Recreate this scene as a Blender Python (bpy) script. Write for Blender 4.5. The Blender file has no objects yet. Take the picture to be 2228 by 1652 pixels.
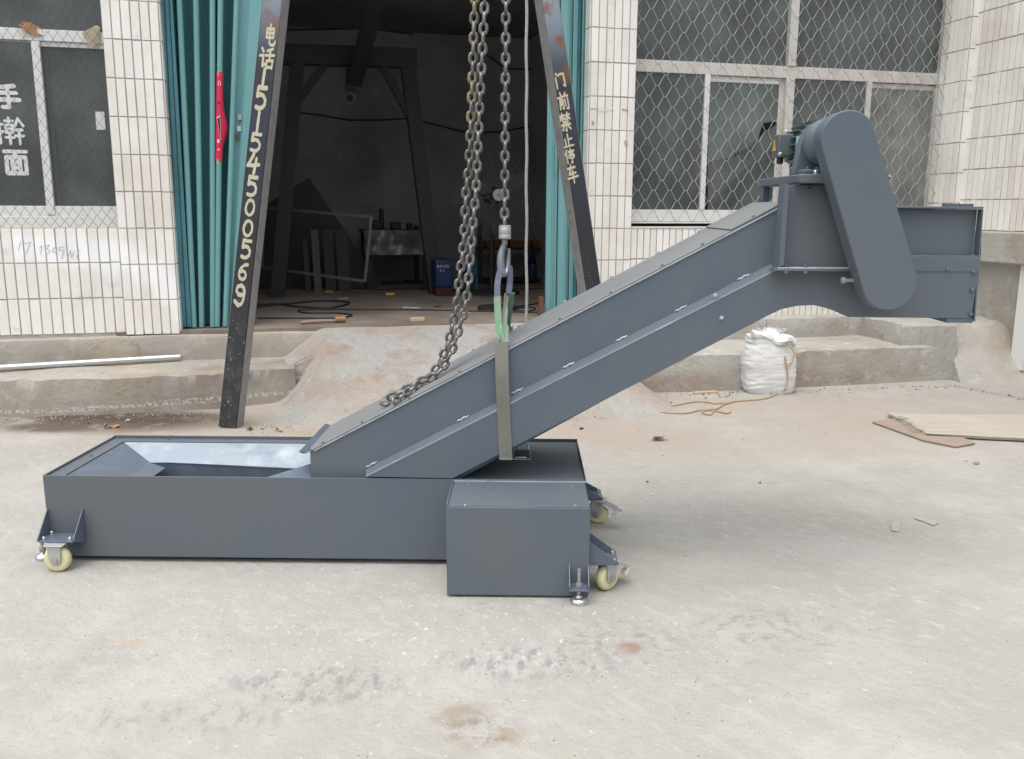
import bpy, bmesh, math, random
from mathutils import Vector, Matrix
random.seed(7)
PI=math.pi
SC=bpy.context.scene
COL=SC.collection

# ---------------------------------------------------------------- camera, sky, sun, exposure
F=1915.0; CX,CY=1114.0,826.0; H=1.25; P=0.191; R=0.005
cd=bpy.data.cameras.new('camera'); cam=bpy.data.objects.new('camera',cd); COL.objects.link(cam)
cd.sensor_fit='HORIZONTAL'; cd.sensor_width=36; cd.lens=36*F/2228.0; cd.clip_start=.05; cd.clip_end=400
cam.matrix_world=Matrix.Translation((0,0,H))@Matrix.Rotation(PI/2-P,4,'X')@Matrix.Rotation(R,4,'Z')
SC.camera=cam
W=bpy.data.worlds.new("World"); SC.world=W; W.use_nodes=True
nt=W.node_tree; nt.nodes.clear()
sky=nt.nodes.new('ShaderNodeTexSky'); sky.sky_type='NISHITA'; sky.sun_disc=False
SUN_EL=math.radians(74); SUN_AZ=math.radians(212)     # compass bearing of the sun, seen from above
sky.sun_elevation=SUN_EL; sky.sun_rotation=SUN_AZ; sky.air_density=1.0; sky.dust_density=6.0; sky.ozone_density=1.0
hs=nt.nodes.new('ShaderNodeHueSaturation'); hs.inputs['Saturation'].default_value=.42
bg=nt.nodes.new('ShaderNodeBackground'); bg.inputs[1].default_value=.125
out=nt.nodes.new('ShaderNodeOutputWorld')
nt.links.new(sky.outputs[0],hs.inputs['Color']); nt.links.new(hs.outputs[0],bg.inputs[0]); nt.links.new(bg.outputs[0],out.inputs[0])
sd=bpy.data.lights.new('sun','SUN'); sd.energy=1.8; sd.angle=math.radians(110); sd.color=(1,.98,.95)
sun=bpy.data.objects.new('sun',sd); COL.objects.link(sun)
sdir=Vector((math.sin(SUN_AZ)*math.cos(SUN_EL), math.cos(SUN_AZ)*math.cos(SUN_EL), math.sin(SUN_EL)))
sun.rotation_euler=sdir.to_track_quat('Z','Y').to_euler(); sun.location=(0,-4,8)
SC.view_settings.view_transform='Standard'; SC.view_settings.look='None'
SC.view_settings.gamma=1; SC.view_settings.exposure=0.50; SC.view_settings.use_curve_mapping=False
SC.render.engine='CYCLES'
SC.cycles.max_bounces=8; SC.cycles.diffuse_bounces=5; SC.cycles.transparent_max_bounces=12

# ---------------------------------------------------------------- measuring helpers (surveyed picture points -> real places)
def ray(px,py):
    dx,dy=px-CX,py-CY
    x=(dx*math.cos(R)+dy*math.sin(R))/F; y=-(-dx*math.sin(R)+dy*math.cos(R))/F
    return Vector((x, math.cos(P)+y*math.sin(P), -math.sin(P)+y*math.cos(P)))
def hit(px,py,n,d):
    r=ray(px,py); n=Vector(n); t=(d-n.z*H)/n.dot(r)
    return Vector((0,0,H))+r*t
def G(px,py,z=0.0): return hit(px,py,(0,0,1),z)
def atY(px,py,Y): return hit(px,py,(0,1,0),Y)
A=0.0137                                     # the conveyor stands turned by A
def loc(p): return Vector((p.x*math.cos(A)-p.y*math.sin(A), p.x*math.sin(A)+p.y*math.cos(A), p.z))
def MV(px,py,v): return loc(hit(px,py,(math.sin(A),math.cos(A),0),v))
def MZ(px,py,z): return loc(G(px,py,z))
PHI=math.atan(.25); FO=Vector((-2.57,5.84,0)) # facade: local x along the wall, local y into the building
FM=Matrix.Translation(FO)@Matrix.Rotation(PHI,4,'Z'); FI=FM.inverted()
def FL(px,py,y=0.0):
    n=Vector((-math.sin(PHI),math.cos(PHI),0)); return FI@hit(px,py,n,n.dot(FO)+y)
def FS(px,py,s):
    n=Vector((math.cos(PHI),math.sin(PHI),0)); return FI@hit(px,py,n,n.dot(FO)+s)
def FZ(px,py,z): return FI@G(px,py,z)

# ---------------------------------------------------------------- materials
def node(nt,t,**k):
    n=nt.nodes.new(t)
    for a,b in k.items(): setattr(n,a,b)
    return n
def mat(name,col,rough=.6,metal=0,layers=(),bump=None,rand=0,spec=.5,coord='world',rvar=0,cracks=None):
    m=bpy.data.materials.new(name); m.use_nodes=True; nt=m.node_tree; L=nt.links
    b=nt.nodes['Principled BSDF']
    b.inputs['Roughness'].default_value=rough; b.inputs['Metallic'].default_value=metal; b.inputs['Specular IOR Level'].default_value=spec
    if coord=='world': pos=node(nt,'ShaderNodeNewGeometry').outputs['Position']
    else: pos=node(nt,'ShaderNodeTexCoord').outputs['Object']
    c=node(nt,'ShaderNodeRGB'); c.outputs[0].default_value=(*col,1); cur=c.outputs[0]
    def noise(scale,stretch=(1,1,1),detail=5,rot=0,dist=0,rgh=.6):
        m0=node(nt,'ShaderNodeMapping'); m0.inputs['Rotation'].default_value=(0,0,rot); L.new(pos,m0.inputs[0])
        mp=node(nt,'ShaderNodeMapping'); mp.inputs['Scale'].default_value=stretch
        L.new(m0.outputs[0],mp.inputs[0]); n=node(nt,'ShaderNodeTexNoise'); n.inputs['Scale'].default_value=scale
        n.inputs['Detail'].default_value=detail; n.inputs['Roughness'].default_value=rgh; n.inputs['Distortion'].default_value=dist
        L.new(mp.outputs[0],n.inputs[0]); return n.outputs[0]
    for l in layers:
        sc,c2,lo,hi,fac=l[:5]; o=l[5] if len(l)>5 else {}
        n=noise(sc,**{k:v for k,v in o.items() if k!='box'})
        r=node(nt,'ShaderNodeMapRange'); r.inputs[1].default_value=lo; r.inputs[2].default_value=hi; r.inputs[3].default_value=0; r.inputs[4].default_value=fac
        L.new(n,r.inputs[0]); f=r.outputs[0]
        if 'box' in o:                    # patch: centre, radii, falloff exponent handled by a smooth ellipse
            cx,cy,cz,rx,ry,rz=o['box']
            vs=node(nt,'ShaderNodeVectorMath',operation='SUBTRACT'); vs.inputs[1].default_value=(cx,cy,cz); L.new(pos,vs.inputs[0])
            vd=node(nt,'ShaderNodeVectorMath',operation='DIVIDE'); vd.inputs[1].default_value=(rx,ry,rz); L.new(vs.outputs[0],vd.inputs[0])
            vl=node(nt,'ShaderNodeVectorMath',operation='LENGTH'); L.new(vd.outputs[0],vl.inputs[0])
            r2=node(nt,'ShaderNodeMapRange',interpolation_type='SMOOTHSTEP'); r2.inputs[1].default_value=1; r2.inputs[2].default_value=.35; r2.inputs[3].default_value=0; r2.inputs[4].default_value=1
            L.new(vl.outputs['Value'],r2.inputs[0])
            mu=node(nt,'ShaderNodeMath',operation='MULTIPLY'); L.new(f,mu.inputs[0]); L.new(r2.outputs[0],mu.inputs[1]); f=mu.outputs[0]
        mx=node(nt,'ShaderNodeMix',data_type='RGBA'); L.new(f,mx.inputs[0]); L.new(cur,mx.inputs[6]); mx.inputs[7].default_value=(*c2,1); cur=mx.outputs[2]
    if cracks:
        sc,c2,wd=cracks; nn=node(nt,'ShaderNodeTexNoise'); nn.inputs['Scale'].default_value=4; nn.inputs['Detail'].default_value=6; L.new(pos,nn.inputs[0])
        vm=node(nt,'ShaderNodeVectorMath',operation='MULTIPLY_ADD'); vm.inputs[1].default_value=(.35,.35,.35); L.new(nn.outputs['Color'],vm.inputs[0]); L.new(pos,vm.inputs[2])
        vo=node(nt,'ShaderNodeTexVoronoi',feature='DISTANCE_TO_EDGE'); vo.inputs['Scale'].default_value=sc; L.new(vm.outputs[0],vo.inputs['Vector'])
        r=node(nt,'ShaderNodeMapRange'); r.inputs[1].default_value=wd; r.inputs[2].default_value=0; r.inputs[3].default_value=0; r.inputs[4].default_value=1; L.new(vo.outputs['Distance'],r.inputs[0])
        n4=noise(2.3); r4=node(nt,'ShaderNodeMapRange'); r4.inputs[1].default_value=.52; r4.inputs[2].default_value=.66; r4.inputs[4].default_value=.7; L.new(n4,r4.inputs[0])
        mu=node(nt,'ShaderNodeMath',operation='MULTIPLY'); L.new(r.outputs[0],mu.inputs[0]); L.new(r4.outputs[0],mu.inputs[1])
        mx=node(nt,'ShaderNodeMix',data_type='RGBA'); L.new(mu.outputs[0],mx.inputs[0]); L.new(cur,mx.inputs[6]); mx.inputs[7].default_value=(*c2,1); cur=mx.outputs[2]
    if rand:
        oi=node(nt,'ShaderNodeObjectInfo'); r=node(nt,'ShaderNodeMapRange'); r.inputs[3].default_value=1-rand; r.inputs[4].default_value=1+rand*.6
        L.new(oi.outputs['Random'],r.inputs[0]); h=node(nt,'ShaderNodeHueSaturation'); L.new(r.outputs[0],h.inputs['Value']); L.new(cur,h.inputs['Color']); cur=h.outputs[0]
    L.new(cur,b.inputs['Base Color'])
    if rvar:
        n=noise(rvar[0]); r=node(nt,'ShaderNodeMapRange'); r.inputs[1].default_value=.35; r.inputs[2].default_value=.65; r.inputs[3].default_value=rough; r.inputs[4].default_value=rvar[1]
        L.new(n,r.inputs[0]); L.new(r.outputs[0],b.inputs['Roughness'])
    if bump:
        h=None
        for sc,d in bump:
            n=noise(sc,detail=6)
            m1=node(nt,'ShaderNodeMath',operation='MULTIPLY'); m1.inputs[1].default_value=d; L.new(n,m1.inputs[0])
            if h is None: h=m1.outputs[0]
            else:
                a=node(nt,'ShaderNodeMath',operation='ADD'); L.new(h,a.inputs[0]); L.new(m1.outputs[0],a.inputs[1]); h=a.outputs[0]
        bp=node(nt,'ShaderNodeBump'); bp.inputs['Strength'].default_value=1; bp.inputs['Distance'].default_value=1
        L.new(h,bp.inputs['Height']); L.new(bp.outputs[0],b.inputs['Normal'])
    return m
PAINT=(.098,.125,.155)
M={}
def fb(px,py,rx,rz): p=FM@FL(px,py,.03); return {'box':(p.x,p.y,p.z,rx,.5,rz)}
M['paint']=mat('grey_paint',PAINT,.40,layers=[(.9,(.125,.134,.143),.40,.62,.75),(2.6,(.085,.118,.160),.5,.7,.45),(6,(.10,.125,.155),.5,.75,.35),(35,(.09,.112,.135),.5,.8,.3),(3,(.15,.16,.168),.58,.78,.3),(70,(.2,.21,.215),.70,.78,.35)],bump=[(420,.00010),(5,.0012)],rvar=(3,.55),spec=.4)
M['paint_toplit']=mat('grey_paint_toplit',(.19,.20,.205),.6,layers=[(2.5,(.15,.165,.18),.45,.68,.7,{'stretch':(.3,2,.3)}),(8,(.24,.235,.225),.5,.75,.5,{'stretch':(.3,2,.3)}),(60,(.15,.15,.15),.6,.8,.4)],bump=[(420,.0001)],spec=.3)  # lighter copy of the grey paint; the lid's top light is in its colour
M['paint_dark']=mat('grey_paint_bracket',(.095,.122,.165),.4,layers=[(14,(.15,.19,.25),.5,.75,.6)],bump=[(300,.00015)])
M['paint_lit']=mat('grey_paint_lit',(.38,.43,.48),.38,layers=[(18,(.13,.16,.2),.5,.7,.6)])  # lit copy of the grey paint, edge highlights put into the colour
M['primer']=mat('pale_primer',(.27,.33,.38),.5,layers=[(3.2,(.14,.18,.24),.54,.70,.75),(9,(.58,.64,.68),.5,.8,.5)])
M['motorpaint']=mat('motor_paint',(.085,.108,.115),.45,layers=[(20,(.12,.14,.15),.5,.8,.5)])
M['chrome']=mat('zinc_plate',(.62,.64,.66),.28,.9,layers=[(60,(.4,.42,.44),.5,.8,.6)])
M['steel']=mat('dull_steel',(.42,.42,.41),.5,.6,layers=[(30,(.25,.25,.24),.45,.75,.7)])
M['forged']=mat('forged_hook',(.24,.255,.28),.38,.6,layers=[(14,(.12,.13,.14),.45,.7,.7)])
M['forkgrey']=mat('fork_zinc',(.45,.46,.45),.45,.35,layers=[(25,(.6,.6,.58),.55,.75,.6)])
M['nylon']=mat('cream_nylon',(.66,.62,.38),.4,layers=[(18,(.5,.45,.26),.5,.8,.6)])
M['black']=mat('black_plastic',(.02,.02,.022),.45)
M['chain']=mat('chain_steel',(.23,.23,.225),.38,.75,layers=[(40,(.10,.098,.09),.4,.68,.8),(9,(.36,.36,.35),.55,.75,.5)],bump=[(150,.0006)])
M['chain_yellow']=mat('chain_steel_old_yellow',(.25,.22,.14),.5,.35,layers=[(40,(.12,.11,.09),.5,.7,.8)],bump=[(150,.0006)])
M['tile']=mat('white_tile',(.82,.805,.77),.3,layers=[
    (2.2,(.66,.61,.53),.46,.70,.6),(5,(.70,.66,.60),.5,.72,.5,{'stretch':(2,2,.35)}),(11,(.50,.48,.45),.60,.76,.5),(70,(.45,.42,.38),.68,.8,.5),
    *[(4,(.93,.94,.96),.30,.50,.85,fb(px_,py_,rx_,rz_)) for px_,py_,rx_,rz_ in ((150,545,.34,.17),(250,560,.30,.15),(330,590,.20,.13),(375,630,.14,.14),(405,680,.10,.13),(40,540,.3,.12))],
    (9,(.42,.44,.46),.56,.66,.35,{'box':(-2.78,5.76,.70,.40,.5,.10)})],rand=.07,bump=[(9,.0012)])
M['grout']=mat('grout',(.46,.44,.41),.9,layers=[(14,(.33,.31,.29),.45,.7,.7)],bump=[(120,.001)])
M['beige']=mat('beige_tile',(.60,.53,.44),.5,layers=[(12,(.5,.43,.34),.5,.7,.6)],rand=.05)
CO={}
def concrete(name,c,layers=(),b=(.004,.0012),rough=.88,cracks=(1.3,(.14,.12,.10),.006)):
    base=[(1.1,tuple(x*.8 for x in c),.42,.68,.8),(5,tuple(min(1,x*1.25) for x in c),.52,.72,.6),(26,tuple(x*.62 for x in c),.58,.76,.55),(110,tuple(x*.7 for x in c),.55,.8,.4)]
    return mat(name,c,rough,layers=base+list(layers),bump=[(6,b[0]),(24,b[0]*.35),(70,b[1])],cracks=cracks)
_k=FZ(535,884,0).y; _p=FM@FL(536,822,_k); bluep={'box':(_p.x,_p.y,_p.z,.04,.2,.05)}
M['curb']=concrete('kerb_concrete',(.36,.335,.30),[(2.2,(.24,.17,.12),.5,.66,.55),(3,(.40,.30,.17),.58,.7,.35),(7,(.50,.49,.46),.6,.72,.5),(2.4,(.42,.37,.27),.5,.68,.5),(45,(.66,.64,.60),.46,.56,.8,{'box':(-3.0,5.2,.030,.75,1.5,.016)}),(45,(.66,.64,.60),.46,.56,.8,{'box':(-2.35,5.4,.046,.6,1.5,.014)}),(45,(.66,.64,.60),.48,.58,.8,{'box':(-1.75,5.4,.062,.7,1.5,.022)}),(14,(.05,.22,.36),.42,.56,.8,bluep),(1.6,(.17,.125,.09),.35,.6,.6,{'box':(.9,5.6,.05,1.8,.8,.2)})],b=(.008,.003))
M['curb_pale']=concrete('pale_concrete',(.42,.405,.375),[(2.5,(.30,.25,.195),.50,.66,.7),(2,(.27,.20,.15),.40,.55,.6,{'box':(1.6,6.0,.03,1.6,1.5,.16)}),(8,(.6,.6,.58),.58,.72,.5)],b=(.014,.004))
M['ramp']=concrete('ramp_concrete',(.37,.32,.275),[(1.7,(.36,.355,.34),.42,.55,.95),(3.2,(.30,.21,.155),.55,.66,.6),(14,(.5,.45,.4),.6,.7,.5)],b=(.03,.004))
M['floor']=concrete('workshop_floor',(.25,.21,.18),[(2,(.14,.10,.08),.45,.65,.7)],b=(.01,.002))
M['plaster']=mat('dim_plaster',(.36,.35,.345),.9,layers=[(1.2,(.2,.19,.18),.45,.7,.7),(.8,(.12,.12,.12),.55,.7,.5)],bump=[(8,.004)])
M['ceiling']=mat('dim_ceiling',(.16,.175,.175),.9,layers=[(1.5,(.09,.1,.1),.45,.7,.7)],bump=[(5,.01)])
M['teal']=mat('teal_enamel',(.165,.37,.385),.38,layers=[(1.5,(.125,.31,.33),.4,.7,.7,{'stretch':(3,3,.4)}),(40,(.16,.36,.34),.6,.75,.5),(3,(.17,.27,.22),.58,.72,.35)],bump=[(60,.0004)])
M['teal_dark']=mat('teal_enamel_dull',(.07,.24,.29),.5,layers=[(3,(.04,.14,.16),.4,.7,.6)])
M['alu']=mat('white_window_frame',(.74,.75,.75),.35,.1,layers=[(6,(.55,.53,.5),.55,.75,.6),(40,(.45,.42,.38),.6,.78,.5)])
M['alu_worn']=mat('worn_window_frame',(.60,.585,.56),.5,.1,layers=[(6,(.42,.38,.34),.5,.72,.7),(40,(.4,.37,.33),.6,.78,.5)])
M['wire_dark']=mat('dark_wire',(.10,.085,.07),.6,.4)
M['wire_light']=mat('galvanised_wire',(.40,.385,.36),.55,.3,layers=[(10,(.2,.18,.16),.5,.7,.7)])
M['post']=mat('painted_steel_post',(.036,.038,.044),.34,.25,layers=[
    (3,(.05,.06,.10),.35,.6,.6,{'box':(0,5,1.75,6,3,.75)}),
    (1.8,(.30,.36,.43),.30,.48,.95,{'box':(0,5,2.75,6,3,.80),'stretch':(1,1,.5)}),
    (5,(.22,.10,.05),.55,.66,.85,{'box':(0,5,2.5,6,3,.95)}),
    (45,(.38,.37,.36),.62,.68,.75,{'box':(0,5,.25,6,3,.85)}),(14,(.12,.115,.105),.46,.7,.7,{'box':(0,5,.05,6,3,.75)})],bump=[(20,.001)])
M['post_edge']=mat('bare_steel_edge',(.27,.27,.27),.5,.2,layers=[(5,(.2,.14,.10),.58,.75,.6),(14,(.12,.12,.12),.5,.75,.6)])
M['lettering']=mat('cream_brush_paint',(.52,.49,.36),.6,layers=[(25,(.5,.47,.34),.45,.7,.8)])
M['white_letters']=mat('white_vinyl',(.68,.70,.71),.5)
M['sling_green']=mat('green_webbing',(.10,.25,.155),.85,layers=[(8,(.20,.22,.17),.42,.6,.85),(45,(.34,.36,.3),.6,.72,.6)],bump=[(260,.001)])
M['sling_grey']=mat('dirty_webbing',(.165,.17,.15),.9,layers=[(9,(.12,.125,.11),.45,.65,.8),(60,(.32,.32,.28),.6,.75,.6)],bump=[(260,.001)])
M['sling_blue']=mat('blue_sleeve',(.075,.09,.15),.7,layers=[(14,(.2,.21,.25),.5,.7,.7)],bump=[(80,.001)])
M['bag']=mat('woven_white_bag',(.66,.67,.67),.6,layers=[(6,(.58,.58,.57),.5,.72,.7),(30,(.6,.6,.6),.55,.8,.3)],bump=[(14,.008),(300,.0008)])
M['tan']=mat('tan_ribbon',(.42,.30,.18),.6,layers=[(30,(.42,.25,.11),.5,.7,.7)])
M['wood']=mat('raw_wood',(.58,.44,.28),.7,layers=[(18,(.42,.3,.18),.45,.7,.7,{'stretch':(.2,3,3)})])
M['board']=mat('weathered_board',(.40,.37,.31),.9,layers=[(9,(.33,.31,.27),.5,.7,.7,{'stretch':(.25,2,1)}),(3,(.5,.48,.44),.5,.7,.5)],bump=[(30,.003)])
M['board_brown']=mat('brown_panel',(.30,.24,.195),.8,layers=[(10,(.25,.18,.14),.5,.7,.6)])
M['leaf']=mat('dry_leaf',(.36,.20,.10),.7,layers=[(30,(.22,.12,.06),.5,.7,.7)])
M['dark_iron']=mat('dark_iron',(.035,.037,.038),.6,.2,layers=[(8,(.06,.045,.04),.5,.7,.6)])
M['dim_plate']=mat('dull_plate',(.13,.13,.13),.7)
M['dark_plate']=mat('dark_plate',(.06,.06,.06),.8)
M['rust']=mat('rusty_iron',(.14,.065,.04),.8)
M['blue']=mat('blue_enamel',(.008,.03,.10),.4)
M['cyan']=mat('cyan_enamel',(.012,.10,.17),.4)
M['red']=mat('red_enamel',(.07,.012,.014),.5)
M['pink']=mat('pink_sticker',(.62,.025,.085),.4)
M['yellow']=mat('yellow_label',(.70,.50,.02),.5)
M['white']=mat('white_paint',(.72,.72,.70),.5)
M['plate']=mat('name_plate',(.45,.6,.62),.35,.3,layers=[(90,(.2,.3,.32),.55,.6,.7,{'stretch':(1,1,3)})])
M['tape']=mat('brown_tape',(.42,.36,.27),.5)
M['plastic']=mat('crumpled_plastic',(.14,.13,.125),.3)
M['heat']=mat('heat_tinted_paint',(.16,.15,.14),.4)
M['stain']=mat('stone_bits',(.33,.29,.25),.9,rand=.3)
M['cable']=mat('rubber_cable',(.03,.026,.024),.6)

def glass(name,dust,fac,tint):
    m=bpy.data.materials.new(name); m.use_nodes=True; nt=m.node_tree; L=nt.links; nt.nodes.clear()
    o=node(nt,'ShaderNodeOutputMaterial'); tr=node(nt,'ShaderNodeBsdfTransparent'); tr.inputs[0].default_value=(*tint,1)
    gl=node(nt,'ShaderNodeBsdfGlossy'); gl.inputs['Roughness'].default_value=.08; gl.inputs['Color'].default_value=(.8,.85,.85,1)
    df=node(nt,'ShaderNodeBsdfDiffuse'); df.inputs[0].default_value=(*dust,1)
    g=node(nt,'ShaderNodeNewGeometry'); n=node(nt,'ShaderNodeTexNoise'); n.inputs['Scale'].default_value=3.5; n.inputs['Detail'].default_value=7
    L.new(g.outputs['Position'],n.inputs[0]); r=node(nt,'ShaderNodeMapRange'); r.inputs[1].default_value=.35; r.inputs[2].default_value=.7; r.inputs[3].default_value=fac*.7; r.inputs[4].default_value=fac*1.3
    L.new(n.outputs[0],r.inputs[0])
    m1=node(nt,'ShaderNodeMixShader'); L.new(r.outputs[0],m1.inputs[0]); L.new(tr.outputs[0],m1.inputs[1]); L.new(df.outputs[0],m1.inputs[2])
    lw=node(nt,'ShaderNodeFresnel'); lw.inputs[0].default_value=1.5
    m2=node(nt,'ShaderNodeMixShader'); L.new(lw.outputs[0],m2.inputs[0]); L.new(m1.outputs[0],m2.inputs[1]); L.new(gl.outputs[0],m2.inputs[2])
    L.new(m2.outputs[0],o.inputs[0]); return m
M['glass']=glass('dusty_glass',(.22,.25,.25),.42,(.6,.65,.65))
M['glass_dirty']=glass('dirty_glass',(.24,.29,.28),.55,(.6,.65,.65))
M['glass_pale']=glass('paper_and_reflection_glass',(.26,.28,.27),.8,(.5,.55,.55))  # right-hand pane, and the painted reflection in the left window

# the yard floor: one big sheet; marks are wear and paint that lie on the concrete
g=lambda px,py:G(px,py)
def gb(px,py,rx,ry): p=g(px,py); return {'box':(p.x,p.y,0,rx,ry,1)}
M['ground']=mat('yard_concrete',(.355,.347,.322),.88,layers=[
  (.55,(.325,.318,.297),.42,.62,.75),(1.7,(.405,.398,.372),.46,.64,.9),(3.6,(.31,.295,.27),.54,.70,.55),(.9,(.335,.315,.27),.55,.7,.5,{'dist':1.0}),(5.5,(.32,.312,.295),.56,.72,.5,{'stretch':(.7,2.2,1),'rot':-.6}),
  (16,(.43,.425,.40),.5,.7,.5,{'rot':.75,'stretch':(.7,1.4,1)}),(60,(.29,.28,.265),.56,.72,.4),
  (1.2,(.355,.30,.245),.28,.6,.75,{'box':(1.2,5.2,0,4.2,1.15,1)}),(1.2,(.36,.29,.235),.3,.6,.6,{'box':(-1.3,5.0,0,2.6,.7,1)}),
  (2.2,(.34,.32,.275),.52,.68,.5,{'dist':1.5}),
  (4,(.10,.075,.055),.25,.45,1.0,gb(250,915,1.0,.42)),(9,(.06,.045,.035),.40,.52,.9,gb(300,908,.75,.22)),(5,(.10,.08,.06),.35,.5,.9,gb(110,930,.35,.16)),
  (22,(.20,.20,.20),.47,.62,.75,dict(gb(700,1490,.36,.13),stretch=(1.3,.6,1))),
  (24,(.20,.20,.20),.47,.62,.75,dict(gb(1150,1440,.34,.13),stretch=(1.3,.6,1))),
  (22,(.22,.22,.22),.50,.64,.65,dict(gb(380,1560,.42,.10),stretch=(1.3,.6,1))),
  (22,(.22,.22,.22),.50,.64,.7,gb(1350,1400,.25,.22)),(24,(.23,.23,.23),.5,.64,.65,gb(1680,1370,.34,.20)),
  (5,(.27,.235,.185),.35,.5,.85,gb(1005,1555,.11,.085)),(9,(.30,.24,.18),.42,.56,.8,gb(1060,1600,.12,.09)),(26,(.2,.17,.14),.5,.62,.8,gb(1050,1590,.12,.08)),(6,(.26,.16,.115),.35,.5,.75,gb(1372,1410,.05,.05)),
  (5,(.38,.32,.25),.35,.55,.6,gb(285,1400,.09,.04)),
  (22,(.60,.60,.585),.57,.72,.6,dict(gb(1900,1320,.75,.30),stretch=(.65,1.15,1),rot=.8)),
  (24,(.58,.58,.565),.57,.72,.5,dict(gb(1700,1155,.85,.28),stretch=(.65,1.15,1),rot=.8)),
  (26,(.58,.58,.57),.58,.72,.45,dict(gb(2050,1130,.8,.35),stretch=(.65,1.15,1),rot=.8)),
  (44,(.62,.62,.60),.64,.74,.7),(34,(.62,.62,.60),.60,.70,.6,dict(gb(900,1380,1.4,.5),stretch=(1.3,.8,1))),(38,(.22,.22,.22),.61,.70,.7,dict(gb(1500,1420,1.5,.5))),(34,(.24,.235,.225),.60,.70,.6,dict(gb(600,1450,1.2,.4))),(34,(.20,.19,.18),.70,.76,.8),(90,(.70,.69,.67),.66,.74,.5),(12,(.28,.25,.205),.68,.76,.5)],
  bump=[(2.5,.012),(7,.006),(18,.008),(60,.004),(160,.0014)])

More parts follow.
